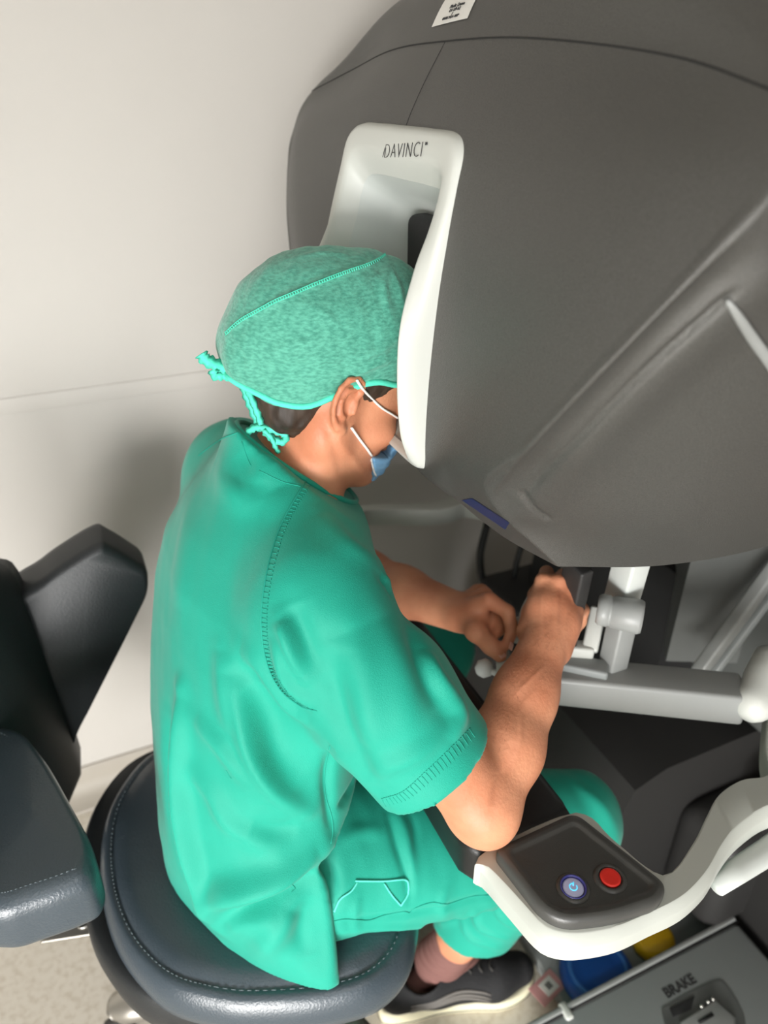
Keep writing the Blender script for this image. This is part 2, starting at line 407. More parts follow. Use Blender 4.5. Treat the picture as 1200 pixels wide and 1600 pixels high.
# soften the ridge a little
jr = 12+14+20
for _ in range(1): A[:, jr-1:jr+2] = .25*A[:, jr-2:jr+1]+.5*A[:, jr-1:jr+2]+.25*A[:, jr:jr+3]
def w3(p, s): return (p[0], Y0-s*p[1], p[2])
nr, nc = A.shape[:2]
ring = np.concatenate([A, A[:, -2:0:-1]*np.array([1, -1, 1])], 1)        # closed ring: near half then far half
R2 = ring.copy(); R2[..., 1] = Y0-ring[..., 1]; nR = R2.shape[1]
V = R2.reshape(-1, 3).copy(); F = []
for i in range(nr-1):
    for k in range(nR): F.append([i*nR+k, i*nR+(k+1) % nR, (i+1)*nR+(k+1) % nR, (i+1)*nR+k])
F = np.array(F); Nn = vnormals(V, F)
ctr = np.array([.72, .78, 1.3])
if ((V-ctr)*Nn).sum() < 0: F = F[:, ::-1]; Nn = -Nn
pbv = bvh_of(V, F)
# recessed channel on the near flank (and its mirror), with the raised panel behind it
def chan(V, px, amp, wid):
    P = on_surface(pbv, px, 0, 8)
    d, t = polydist(V, P); env = np.clip(t*6, 0, 1)*np.clip((1-t)*9, 0, 1)
    Pm = [Vector((p.x, 2*Y0-p.y, p.z)) for p in P]; d2, t2 = polydist(V, Pm); e2 = np.clip(t2*6, 0, 1)*np.clip((1-t2)*9, 0, 1)
    return V-Nn*(amp*(env*np.exp(-(d/wid)**2)+e2*np.exp(-(d2/wid)**2)))[:, None]
GROOVE = [(1150, 448), (1128, 470), (1080, 512), (1020, 566), (960, 625), (900, 687), (850, 738), (822, 769)]
RIDGE = [(1200, 302), (1140, 366), (1075, 437), (1008, 508), (917, 600), (837, 687), (790, 742), (764, 775)]
V = chan(V, [(1180, 372), (1100, 455), (1040, 512), (940, 620), (870, 695), (800, 772)], .0045, .014)
V = chan(V, RIDGE, -.0024, .0028)
V = chan(V, GROOVE, .0050, .0026); V = chan(V, [(814, 762), (826, 778), (842, 796), (862, 812)], .0030, .0030)
# plateau just inside the channel
def plateau(V):
    P = on_surface(pbv, [(822, 800), (900, 718), (960, 655), (1040, 580), (1120, 510), (1190, 450)], 0, 8)
    for sgn in (1, -1):
        Q = [Vector((p.x, p.y if sgn == 1 else 2*Y0-p.y, p.z)) for p in P]; d, t = polydist(V, Q)
        V = V+Nn*(.004*np.exp(-(d/.022)**2))[:, None]
    return V
V = plateau(V)
offv = np.abs(V[:, 1]-Y0); hole = (offv < .124) & (V[:, 2] > 1.128) & (V[:, 2] < 1.42) & (V[:, 0] < .45)
seamrow = 28*5
Fk = F[~hole[F].any(1)]
# split at the seam row into a lower shell and a top cover
Fi = Fk.min(1)//nR
lower = Fk[Fi < seamrow]; upper = Fk[Fi >= seamrow]
def sub(V, F):
    u, inv = np.unique(F, return_inverse=True); return V[u], inv.reshape(F.shape)
shell = mk('pod_shell', *sub(V, lower), 'shell', con)
cov = mk('pod_top_cover', *sub(V, upper), 'shell', con)
lid = V[(nr-1)*nR:nr*nR]; mk('pod_top_cap', np.vstack([lid, lid*[1, 1, 1]-[0, 0, .004]]), [list(range(nR))], 'shell', cov)
pbv2 = bvh_of(V, F)
def rim(row, lift=.0008):
    return [Vector(V[row*nR+k])+Vector(Nn[row*nR+k])*lift for k in range(nR)]
mk('seam_gap', *tube(rim(seamrow, -.0003), .0011, 6, closed=True), 'gap', con)
cs = [Vector(V[i*nR])+Vector(Nn[i*nR])*-.0003 for i in range(28*4-2, seamrow+1)]
mk('seam_gap', *tube(cs, .0007, 6), 'gap', con)
# underside: rim curls in to a closed belly
rb = V[:nR]; cen = np.array([.70, Y0, 0])
rings = [rb, *[np.column_stack([cen[0]+(rb[:, 0]-cen[0])*s, cen[1]+(rb[:, 1]-cen[1])*s, rb[:, 2]*(1-q)+(1.03-h)*q]) for s, h, q in ((.99, .0, .03), (.93, .0, .22), (.7, .0, .8), (.4, .0, 1), (.02, .0, 1))]]
mk('pod_underside', *loft(rings, True, False, True), 'panel', con)
# blue reflection on the glossy chin, painted as a tinted strip
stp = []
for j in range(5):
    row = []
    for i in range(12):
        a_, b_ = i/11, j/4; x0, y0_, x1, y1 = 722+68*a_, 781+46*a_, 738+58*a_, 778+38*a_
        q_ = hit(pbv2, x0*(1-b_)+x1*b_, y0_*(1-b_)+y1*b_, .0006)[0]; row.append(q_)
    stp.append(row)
if all(q is not None for r in stp for q in r): mk('chin_reflection', *loft(stp, closed=False), 'bluerefl', con, label='dark blue reflection painted on the chin of the pod')
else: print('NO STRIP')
# highlight at the back end of the channel, built as a pale sliver
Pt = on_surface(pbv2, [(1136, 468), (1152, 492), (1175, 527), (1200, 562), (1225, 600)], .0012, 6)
mk('flank_highlight', *tube(Pt, [.0015+.003*math.sin(min(1, (i+1)/len(Pt)*1.4)*1.6) for i in range(len(Pt))], 8, flat=.5), 'grey', con)

# viewer surround: rings of (off, z, x); near half mirrored to the far half
OUT = [(0,1.446,.373),(.06,1.446,.373),(.114,1.444,.373),(.138,1.430,.370),(.144,1.40,.364),(.144,1.36,.353),(.143,1.32,.347),(.143,1.26,.337),(.143,1.20,.335),(.143,1.15,.336),(.141,1.122,.336),(.128,1.110,.338),(.08,1.106,.340),(0,1.106,.341)]
CR1 = [(0,1.441,.362),(.06,1.441,.362),(.111,1.439,.361),(.133,1.425,.357),(.139,1.398,.351),(.140,1.36,.340),(.140,1.32,.331),(.1415,1.26,.318),(.1415,1.20,.315),(.1405,1.15,.320),(.138,1.126,.327),(.126,1.114,.330),(.08,1.111,.331),(0,1.111,.332)]
CR2 = [(0,1.418,.357),(.055,1.418,.357),(.095,1.416,.356),(.115,1.406,.353),(.119,1.385,.347),(.118,1.36,.339),(.121,1.325,.322),(.134,1.275,.301),(.136,1.215,.298),(.134,1.165,.303),(.130,1.138,.312),(.118,1.122,.322),(.07,1.118,.326),(0,1.118,.328)]
INN = [(0,1.392,.372),(.05,1.392,.372),(.088,1.390,.372),(.104,1.382,.370),(.108,1.365,.365),(.107,1.345,.360),(.108,1.315,.350),(.116,1.265,.338),(.118,1.215,.335),(.114,1.17,.337),(.108,1.148,.342),(.096,1.138,.348),(.06,1.134,.350),(0,1.134,.351)]
DEE = [(0,1.352,.430),(.035,1.352,.430),(.066,1.350,.430),(.080,1.344,.430),(.084,1.33,.430),(.084,1.315,.430),(.084,1.28,.428),(.084,1.25,.426),(.084,1.21,.424),(.084,1.18,.424),(.082,1.165,.424),(.074,1.158,.424),(.045,1.156,.424),(0,1.156,.424)]
def bring(Q, lift=0):
    near = [Vector((x, Y0-o, z)) for o, z, x in Q]; farr = [Vector((x, Y0+o, z)) for o, z, x in Q][::-1][1:-1]
    return cat(near+farr, 6, closed=True)
B0 = [p+Vector((.010, 0, 0)) for p in bring(OUT)]
mid = lambda A_, B_, t: [a*(1-t)+b*t for a, b in zip(A_, B_)]
b1, b2, b3, b4 = bring(CR1), bring(CR2), bring(INN), bring(DEE)
def fillet(a, b, c):   # soft corner at ring b
    return [mid(a, b, .8), [p*.5+q*.25+r*.25 for p, q, r in zip(b, mid(a, b, .75), mid(c, b, .75))], mid(c, b, .8)]
bez = loft([B0, mid(B0, b1, .6)] + fillet(B0, b1, b2) + [mid(b1, b2, .5)] + fillet(b1, b2, b3) + [mid(b2, b3, .5)] + [mid(b2, b3, .85), b3], True)
bz = mk('viewer_surround', *bez, 'white', con)
mk('viewer_recess', *loft([b3, mid(b3, b4, .04), mid(b3, b4, .5), b4], True, False, True), 'inner', con)
mk('forehead_rest', *rbox((.423, Y0, 1.262), (.034, .142, .172), bev=.012, seg=4), 'black', con)
g = G()
for s in (-1, 1): g.add(lathe((.404, Y0+s*.031, 1.20), [(.001, .002), (.021, .002), (.024, -.001), (.024, -.008), (.020, -.012)], 24, (-1, 0, 0)))
g.mk('eyepiece', 'panel', con)

# lettering helper: flat text turned into mesh, laid on a plane (origin, right, up)
def text(s, size, org, right, up, m, parent, name='lettering', ext=.0003, align='CENTER', xs=1.0, thick=0, spc=1.0):
    c = bpy.data.curves.new(name, 'FONT'); c.body = s; c.size = size; c.align_x = align; c.align_y = 'CENTER'; c.extrude = ext; c.offset = thick; c.space_character = spc; c.resolution_u = 3
    t = bpy.data.objects.new(name, c); COL.objects.link(t); dg = bpy.context.evaluated_depsgraph_get(); me = t.evaluated_get(dg).to_mesh()
    r = Vector(right).normalized(); u = Vector(up); u = (u-r*u.dot(r)).normalized(); n = r.cross(u)
    v = [Vector(org)+r*q.co.x*xs+u*q.co.y+n*q.co.z for q in me.vertices]; f = [list(p.vertices) for p in me.polygons]
    bpy.data.objects.remove(t, do_unlink=True)
    return mk(name, v, f, m, parent, smooth=False)
bbv = BVHTree.FromPolygons([tuple(v) for v in bez[0]], bez[1])
pa, na = hit(bbv, 598, 236, .0006); pb, nb = hit(bbv, 664, 233, .0006); pu, _ = hit(bbv, 632, 222, .0006)
pm, _ = hit(bbv, 630, 236, .0008)
text('DAVINCI', .0205, pm, pb-pa, pu-pm, 'ink', bz, xs=.93*(pb-pa).length/.094, thick=-.0006, spc=1.16)
pt, _ = hit(bbv, 667, 225, .0008); text('TM', .0036, pt, pb-pa, pu-pm, 'ink', bz)
dl = (pb-pa).normalized(); ul = (pu-pm); ul = (ul-dl*ul.dot(dl)).normalized()
mk('lettering', *tube([pa+ul*-.006+dl*.0035, pa+ul*.0045+dl*.0065], .0004, 6), 'ink', bz)

# paper label on the top cover
def surf(px, py, l=.0008): return hit(pbv2, px, py, l)
Lc = [surf(675, 43)[0], surf(731, 29)[0]]
tl = surf(699, -4)[0]; tr = surf(746, -4)[0]
rr = []
for j in range(7):
    t = j/6*1.5; row = []
    for i in range(7):
        s = i/6; p = (Lc[0]*(1-s)+Lc[1]*s)*(1-t)+(tl*(1-s)+tr*s)*t
        near = pbv2.find_nearest(p); row.append(near[0]+near[1]*(.0006 if near[1].dot(Vector((-1, 0, .3))) > 0 else -.0006))
    rr.append(row)
lab = mk('paper_label', *loft(rr, closed=False), 'paper', cov, smooth=True)
rt = (Lc[1]-Lc[0]).normalized(); up_ = (tl-Lc[0]).normalized()
def onl(px, py): return surf(px, py, .0012)[0]
for s, px, py, sz in (('Medic Demo', 716, 9, .0056), ('D1-UP-A2', 712, 16, .0052), ('2', 708, 22, .0042), ('00186 MD1-100P', 705, 28, .0046)):
    text(s, sz, onl(px, py), rt, up_, 'ink', lab, thick=-.0001)

# ---- armrest: padded bar, white end housing that sweeps back as a bracket, charcoal control panel
g = slab([(.322, .443), (.446, .443), (.452, .47), (.450, 1.09), (.446, 1.117), (.322, 1.117), (.306, 1.09), (.306, .47)], .655, .722, .014, 4)
arm = mk('armrest_pad', *g, 'pad', con, label='black armrest pad')
def plan(pts, Z): return [tuple(at(x, y, Z=Z))[:2] for x, y in pts]
ZT = .722; ZB = .684
lowp = plan([(748, 1383), (800, 1445), (838, 1488), (868, 1502), (905, 1503), (960, 1492), (1010, 1468), (1060, 1443), (1098, 1407), (1122, 1365), (1150, 1330), (1200, 1297)], ZB)
lowp += [(.72, .330), (.80, .37), (.86, .44)]
topp = [(.306, .436)] + plan([(765, 1325), (900, 1268), (960, 1312), (1036, 1366), (1082, 1318), (1104, 1275), (1124, 1240), (1160, 1217), (1200, 1209)], ZT) + [(.74, .425), (.80, .475), (.86, .52)]
def resamp(P, n):
    P = [Vector((x, y, 0)) for x, y in P]; L = [0]
    for a_, b_ in zip(P, P[1:]): L.append(L[-1]+(b_-a_).length)
    out = []
    for k in range(n):
        t = L[-1]*k/n; i = max(j for j in range(len(L)) if L[j] <= t+1e-9); i = min(i, len(P)-2); u_ = (t-L[i])/max(L[i+1]-L[i], 1e-9); out.append(P[i]*(1-u_)+P[i+1]*u_)
    return out
lo_ = cat([(x, y, 0) for x, y in lowp], 4); to_ = cat([(x, y, 0) for x, y in topp], 4)
bl = (0, 3*4, 6*4, 8*4, 10*4, 12*4-4, len(lo_)-1); bt = (0, 2*4, 4*4, 5*4, 7*4, 9*4, len(to_)-1)
l2, t2_ = [], []
for i in range(6):
    n_ = (14, 12, 10, 10, 10, 10)[i]
    l2 += resamp([(q.x, q.y) for q in lo_[bl[i]:bl[i+1]+1]], n_); t2_ += resamp([(q.x, q.y) for q in to_[bt[i]:bt[i+1]+1]], n_)
sec = []
for p, q in zip(l2, t2_):
    d_ = (q-p); w_ = d_.length; d_ = d_.normalized(); Z = Vector((0, 0, 1)); sec.append([p+Z*ZB+d_*.004, p+Z*(ZB+.004), p+Z*(ZT-.0135), p+d_*.001+Z*(ZT-.0115), p+d_*min(.0085, w_*.3)+Z*(ZT-.001), p+d_*min(.0105, w_*.35)+Z*ZT, q-d_*.003+Z*ZT, q-d_*.0008+Z*(ZT-.001), q+Z*(ZT-.004), q+Z*(ZB+.003), q-d_*.003+Z*ZB])
hs = mk('armrest_housing', *loft(sec, True, True, True), 'housing', con, autos=30)
def mirror(o, nm=None, par=None):
    v = [(q.co.x+OFF[con.name].x, 2*Y0-(q.co.y+OFF[con.name].y), q.co.z) for q in o.data.vertices]; f = [list(p.vertices)[::-1] for p in o.data.polygons]
    r = mk(nm or o.name.split('.')[0], v, f, o.data.materials[0], par or con, autos=50); return r
hs2 = mirror(hs)
pc0 = plan([(770, 1328), (898, 1269), (1044, 1384), (1030, 1412), (958, 1436), (862, 1447)], .734); pr0 = [.012, .014, .014, .016, .02, .03]
pl = roundpoly(pc0, pr0, 7)
def insc(d_, k_): return roundpoly(inset_corners(pc0, d_), [r*k_ for r in pr0], 7)
def inset_corners(P, d_):
    N_ = len(P); A_ = sum(P[i-1][0]*P[i][1]-P[i][0]*P[i-1][1] for i in range(N_)); sg = 1 if A_ > 0 else -1; out = []
    for i in range(N_):
        p0, p1, p2 = [Vector(P[(i+k) % N_][:2]) for k in (-1, 0, 1)]; e1 = (p1-p0).normalized(); e2 = (p2-p1).normalized()
        n1 = Vector((-e1.y, e1.x))*sg; n2 = Vector((-e2.y, e2.x))*sg; m_ = (n1+n2); m_ = m_/max(m_.dot(n1), .3); out.append(tuple(p1+m_*d_))
    return out
pb0 = [insc(.0005, 1), insc(.0, 1), insc(.0, 1), insc(.0008, 1), insc(.003, .95), insc(.007, .85)]
cpan = mk('control_panel', *loft([[(x, y, z) for x, y in P_] for P_, z in zip(pb0, (.716, .718, .730, .7345, .7372, .738))], True, True, False), 'panel', con, label='charcoal control panel')
dk = [[(x, y, z) for x, y in insc(i_, k_)] for i_, k_, z in ((.007, .85, .738), (.010, .7, .7381), (.0125, .6, .7374), (.0145, .5, .7354), (.0165, .4, .7350))]
cx_, cy_ = sum(p[0] for p in pl)/len(pl), sum(p[1] for p in pl)/len(pl)
dk += [[(cx_+(x-cx_)*s_, cy_+(y-cy_)*s_, .7350) for x, y, z in dk[-1]] for s_ in (.6, .2, .02)]
pdk = mk('panel_deck', *loft(dk, True, False, True), 'panel', cpan)
for nm, px, py, m1, m2 in (('power_button', 896, 1385, 'btn', 'violet'), ('stop_button', 954, 1370, 'red', 'panel')):
    c = at(px, py, Z=.738)
    rg = lathe((c.x, c.y, .7345), [(.0185, 0), (.0180, .0012), (.0160, .0026), (.0140, .0032), (.0128, .0026), (.0122, .0010), (.0121, .0000)], 40)
    mk('button_ring', *rg, 'panel', cpan)
    if m1 == 'btn': mk('button_ring', *lathe((c.x, c.y, .7348), [(.0140, 0), (.0139, .0034), (.0130, .0036), (.0118, .0012), (.0117, 0)], 40), 'violet', cpan, label='violet lit ring of the power button')
    b = mk(nm, *lathe((c.x, c.y, .7350), [(.0112, 0), (.0112, .0010), (.0105, .0018), (.0085, .0021), (.002, .0021)] if m1 == 'btn' else [(.0112, 0), (.0112, .0022), (.0105, .0030), (.0088, .0033), (.007, .0031), (.002, .0031)], 40), m1, cpan, label='lit white power button' if m1 == 'btn' else 'red stop button')
    if m1 == 'btn':
        a0 = math.radians(62); pts = [(c.x+.0040*math.cos(a0+t*math.radians(300)/16), c.y+.0040*math.sin(a0+t*math.radians(300)/16), .7373) for t in range(17)]
        pw = G().add(tube(pts, .00065, 6)).add(tube([(c.x+.0005, c.y+.001, .7373), (c.x+.0034, c.y+.0045, .7373)], .00065, 6))
        pw.mk('power_symbol', 'glow', b)
# second, lower strut of the bracket and its mirror
st = mk('bracket_strut', *tube([at(1120, 1388, Z=.672), at(1150, 1362, Z=.672), at(1200, 1330, Z=.672), (.74, .345, .672), (.86, .47, .68)], [.008, .012, .013, .014, .016], 14, flat=1.2), 'inner', con)
mirror(st)
cp2 = mirror(cpan, 'end_cover')

# ---- base column and body behind the knees
mk('column', *rbox((1.10, .78, .80), (.26, .50, .62), bev=.03, seg=4), 'midgrey', con)
mk('base_body', *loft([[(x, y, z) for x, z in ((.73, .02), (.73, .34), (.755, .415), (.82, .44), (1.28, .44), (1.3, .40), (1.3, .02))] for y in (.62, .63, 1.16, 1.18)], True, True, True), 'dark', con, autos=35)
mk('base_flank', *rbox((1.14, .32, .20), (.34, .46, .39), bev=.02, seg=4), 'dark', con)
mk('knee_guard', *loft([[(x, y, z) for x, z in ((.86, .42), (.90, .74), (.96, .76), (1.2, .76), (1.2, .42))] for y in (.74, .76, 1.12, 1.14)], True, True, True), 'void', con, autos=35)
mk('base_shoulder', *rbox((.96, .56, .20), (.16, .14, .24), bev=.04, seg=5), 'dark', con)
mk('column_fairing', *loft([[(x, y, z) for x, y in ((.86, .71), (1.0, .64), (1.08, .74), (.94, .82))] for z in (.60, .61, 1.0, 1.08)], True, True, True), 'midgrey', con, autos=35)
mk('diagonal_strut', *beam(at(1090, 1052, Y=.62), at(1225, 868, Y=.62), .022, .022, bev=.005), 'grey', con)
mk('diagonal_strut', *beam(at(1112, 1056, Y=.62), at(1240, 885, Y=.62), .012, .014, bev=.003), 'lowgrey', con)

# ---- master controller linkages under the pod
a = at(865, 1062, Z=.75); b = at(1158, 1092, Z=.75)
lb = mk('linkage_beam', *beam(a-(b-a)*.05, b, .055, .050, bev=.006), 'grey', con)
mk('screw', *lathe(at(1103, 1089, Z=.745), [(.0022, -.001), (.0022, .0008), (.0012, .0012)], 12, (-.2, -.8, .6)), 'panel', lb)
mk('linkage_elbow', *tube(cat([at(1168, 1122, Z=.75), at(1184, 1085, Z=.765), at(1212, 1030, Z=.785)], 5), [.010, .019, .024]+[.026]*4+[.028]*4, 20), 'white', con)
pb_ = at(968, 1050, Z=.765); pt_ = at(962, 965, Z=.86); ph = at(988, 880, Z=.95)
mk('linkage_post', *beam(at(955, 1050, Z=.762), at(975, 960, Z=.86), .030, .03, up=(1, 0, 0)), 'grey', con)
mk('linkage_post', *beam(at(966, 955, Z=.87), at(990, 865, Z=.98), .038, .03, up=(1, 0, 0)), 'inner', con)
A1, B1 = at(938, 952, Z=.905), at(1004, 965, Z=.905)
mk('gimbal_motor', *lathe(A1, [(.017, -.004), (.020, 0), (.0205, .010), (.019, .011), (.019, .014), (.0205, .015), (.022, (B1-A1).length-.004), (.020, (B1-A1).length), (.005, (B1-A1).length)], 28, B1-A1), 'grey', con)
Lp = [at(936, 950, Z=.835), at(921, 1018, Z=.79), at(872, 1014, Z=.79)]
g = G().add(beam(Lp[0], Lp[1], .022, .024, bev=.004)).add(beam(Lp[1]+(Lp[1]-Lp[2])*.12, Lp[2], .022, .024, bev=.004)); g.mk('gimbal_yoke', 'white', con)
mk('linkage_carriage', *beam(at(868, 1035, Z=.775), at(950, 1052, Z=.775), .03, .022), 'lowgrey', con)
mk('linkage_arm', *beam(at(905, 880, Z=.95), at(880, 1000, Z=.80), .04, .02, bev=.004), 'dark', con)
mk('linkage_arm', *beam(at(915, 860, Z=.96), at(895, 900, Z=.90), .012, .01, bev=.002), 'white', con)
# far side twin of the beam assembly, mostly hidden
# right and left finger grips
def grip(name, c, d, s):
    c = Vector(c); d = Vector(d).normalized(); g = G()
    g.add(tube([c-d*.018*s, c+d*.018*s], .0095*s, 16)).add(tube([c+d*.018*s, c+d*.034*s], .006*s, 12))
    return g.mk(name, 'white', con)
grip('finger_grip', at(786, 1038, Z=.80), (.25, .5, .12), 1.0)
mk('wrist_ball', *lathe(at(757, 1044, Z=.785), [(.004, -.013), (.010, -.009), (.0135, 0), (.010, .009), (.004, .013)], 20, (1, .3, .2)), 'inner', con)
mk('grip_link', *tube([at(757, 1044, Z=.785), at(775, 1052, Z=.785), at(786, 1040, Z=.79)], .005, 10), 'inner', con)
grip('finger_grip', at(808, 988, Z=.815), (.5, .6, .1), .8)
mk('grip_link', *tube(cat([at(806, 1000, Z=.81), at(816, 975, Z=.83), at(822, 955, Z=.84), at(832, 935, Z=.86)], 4), .008, 10), 'inner', con)
grip('finger_grip', (.60, .70, .865), (.3, .4, -.6), 1.0)
# cables hanging at the back
mk('cable', *tube(cat([(.80, 1.22, .62), (.775, 1.20, .54), (.80, 1.19, .44), (.87, 1.17, .40)], 8), .009, 10), 'cable', con)
mk('cable', *tube(cat([(.88, 1.17, .64), (.85, 1.16, .55), (.84, 1.15, .47), (.86, 1.13, .42)], 8), .007, 10), 'cable', con)
mk('side_box', *rbox((.92, 1.12, .43), (.30, .16, .14), bev=.02), 'dark', con)

# ---- foot deck: tray with pedals and the raised near side housing marked BRAKE
tray = mk('foot_tray', *slab([(.590, .44), (1.1, .44), (1.1, 1.14), (.64, 1.14), (.590, 1.08)], .004, .034, .006), 'lowgrey', con)
sh = slab([(.50, .10), (.952, .10), (.952, .478), (.94, .486), (.50, .486)], .0, .100, .008)
side = mk('foot_side_housing', *sh, 'lowgrey', con, autos=60)
mk('housing_edge_trim', *beam((.47, .492, .098), (.952, .492, .098), .010, .014, bev=.003), 'grey', con)
mk('side_gap', *beam((.50, .4845, .1006), (.952, .4845, .1006), .004, .002, bev=0), 'gap', side)
text('BRAKE', .0225, at(1062, 1541, Z=.1006), (1, .0, 0), (0, 1, 0), 'ink', side, thick=.0008)
rc = plan([(1034, 1582), (1048, 1566), (1110, 1533), (1135, 1537), (1165, 1600), (1120, 1640), (1060, 1640)], .1008)
rc = [(p.x, p.y) for p in cat([(x, y, 0) for x, y in rc], 4, closed=True)]
rcm = mk('brake_recess', *loft([[(x, y, .1010) for x, y in rc], [(x, y, .1014) for x, y in inset2(rc, .003)], [(x, y, .1006) for x, y in inset2(rc, .006)]], True, False, True), 'midgrey', side)
g = slab(plan([(1062, 1596), (1118, 1562), (1150, 1590), (1150, 1640), (1080, 1640)], .106), .1, .106, .004); mk('brake_lever', *g, 'grey', side)
mk('lever_slot', *beam(at(1092, 1598, Z=.1068), at(1114, 1584, Z=.1068), .006, .001, bev=0), 'void', side)
mk('brake_recess_shade_slab', *slab(plan([(1052, 1590), (1046, 1575), (1085, 1556), (1080, 1577)], .102), .1005, .1025, .001), 'void', side).name = 'recess_shade'  # dark slab painted in as the shade inside the brake recess
for px, py in ((1106, 1565), (1096, 1572), (1114, 1561)):
    mk('indicator_stud', *lathe(at(px, py, Z=.107), [(.0035, -.002), (.0035, .001), (.002, .003)], 14), 'chrome', side)
mk('hinge_knob', *rbox(at(884, 1580, Z=.10), (.016, .030, .012), bev=.005), 'white', con)
bp = at(935, 1510, Z=.07)
pd = mk('blue_pedal', *lathe((bp.x, bp.y, .034), [(.066, 0), (.068, .010), (.066, .024), (.060, .030), (.046, .033), (.043, .031), (.030, .033), (.012, .036), (.002, .036)], 40), 'blue', con, label='blue foot pedal')
mk('pedal_ring', *tube([(bp.x+.052*math.cos(t/40*6.2832), bp.y+.052*math.sin(t/40*6.2832), .065) for t in range(40)], .004, 8, closed=True), 'bluel', pd)
yp = at(1022, 1462, Z=.06)
mk('yellow_pedal', *lathe((yp.x, yp.y, .034), [(.040, 0), (.042, .012), (.038, .024), (.030, .030), (.002, .031)], 32), 'yellow', con, label='yellow foot pedal')
pk = at(855, 1543, Z=.035); ps = mk('tray_label', *rbox(pk, (.060, .040, .0012), rotz(.25), bev=.0004), 'pinks', tray, label='small pink and white label')
mk('label_patch', *rbox(pk+Vector((.004, .001, .0012)), (.030, .026, .001), rotz(.25), bev=.0003), 'paper', ps)
mk('label_patch', *rbox(pk+Vector((.004, .001, .002)), (.012, .012, .001), rotz(.25), bev=.0003), 'ink2', ps)
# ------------------------------------------------------------------ the surgeon's chair
ch = thing('surgeon_chair', 'slate leather swivel chair with winged backrest, carrying the seated person', 'chair', (.12, .74, 0))
so = [(-.105, .80), (-.098, .68), (-.055, .585), (.01, .530), (.07, .500), (.14, .476), (.20, .468), (.25, .487), (.288, .535), (.325, .61), (.345, .74), (.325, .87), (.25, .955), (.13, .99), (0, .985), (-.075, .91)]
so = [(p.x, p.y) for p in cat([(x, y, 0) for x, y in so], 6, closed=True)]
sc = (.12, .73)
def sring(s, z, P=so, dx=0): return [(sc[0]+dx+(x-sc[0])*s, sc[1]+(y-sc[1])*s, z) for x, y in P]
def wr(P, amp=.0012, f=17):   # tiny gathers in the leather
    return [(x, y, z+amp*math.sin(i*f*.7)*math.sin(i*1.3)) for i, (x, y, z) in enumerate(P)]
rings = [sring(.80, .418), sring(.95, .420), sring(1.0, .436), sring(1.012, .455), sring(1.0, .474), sring(.965, .489), wr(sring(.925, .4955)), sring(.910, .4925), wr(sring(.895, .4975)), sring(.80, .502), sring(.6, .500), sring(.3, .495), sring(.02, .494)]
mk('seat_cushion', *loft(rings, True, True, True), 'leather', ch)
st_pts = sring(.918, .4962); g = G()
for k in range(0, len(st_pts)):
    a, b = Vector(st_pts[k]), Vector(st_pts[(k+1) % len(st_pts)]); n_ = max(1, int((b-a).length/.006))
    for j in range(n_):
        p = a+(b-a)*(j+.2)/n_; q = a+(b-a)*(j+.75)/n_; g.add(tube([p, q], .0007, 4))
g.mk('stitching', 'thread', ch, kind='stuff')
mk('seat_pan', *loft([[(x-.030+(.0 if x > .2 else 0), y+.034, z) for x, y, z in sring(s, z)] for s, z in ((.7, .34), (.93, .345), (1.0, .37), (1.02, .405), (1.01, .436), (.98, .448), (.9, .446))], True, True, True), 'leatherd', ch)
mk('gas_column', *lathe((.12, .73, .06), [(.045, 0), (.045, .12), (.030, .125), (.030, .25), (.022, .255), (.022, .30)], 28), 'metal', ch)
for k in range(5):
    an = math.radians(232+72*k); d = Vector((math.cos(an), math.sin(an), 0)); o_ = Vector((.12, .73, 0))
    pts = [o_+d*.03+Vector((0, 0, .12)), o_+d*.15+Vector((0, 0, .10)), o_+d*.27+Vector((0, 0, .075)), o_+d*.285+Vector((0, 0, .07))]
    lg = mk('leg', *tube(cat(pts, 4), [.030]*5+[.026]*4+[.020]*4, 14, flat=1.25), 'metal', ch)
    cc = o_+d*.285; s_ = Vector((-d.y, d.x, 0))
    for q in (-1, 1): mk('caster_wheel', *lathe(cc+s_*(.016*q-.009)+Vector((0, 0, .028)), [(.020, 0), (.028, .003), (.028, .015), (.020, .018)], 24, s_), 'rubber', lg)
    mk('caster_fork', *tube([cc+Vector((0, 0, .07)), cc+Vector((0, 0, .035))], .010, 10), 'metal', lg)
# backrest bracket
mk('backrest_bracket', *tube(cat([(.05, .80, .37), (-.10, .88, .36), (-.17, .94, .40), (-.19, .95, .50), (-.18, .95, .60)], 6), .020, 14, flat=1.3), 'leatherd', ch)
pc = at(95, 1420, Z=.36); mk('bracket_block', *rbox(pc+Vector((-.01, .02, 0)), (.07, .06, .06), rotz(.3), bev=.006), 'leatherd', ch)
pl_ = at(118, 1442, Z=.33); bpz = mk('bracket_plate', *rbox(pl_, (.095, .05, .006), rotz(-.25), bev=.002), 'metal', ch)
mk('plate_eyelet', *tube([(at(131, 1440, Z=.334)+Vector((.010*math.cos(t*.3927), .010*math.sin(t*.3927), 0))) for t in range(16)], .0022, 8, closed=True), 'chrome', bpz)
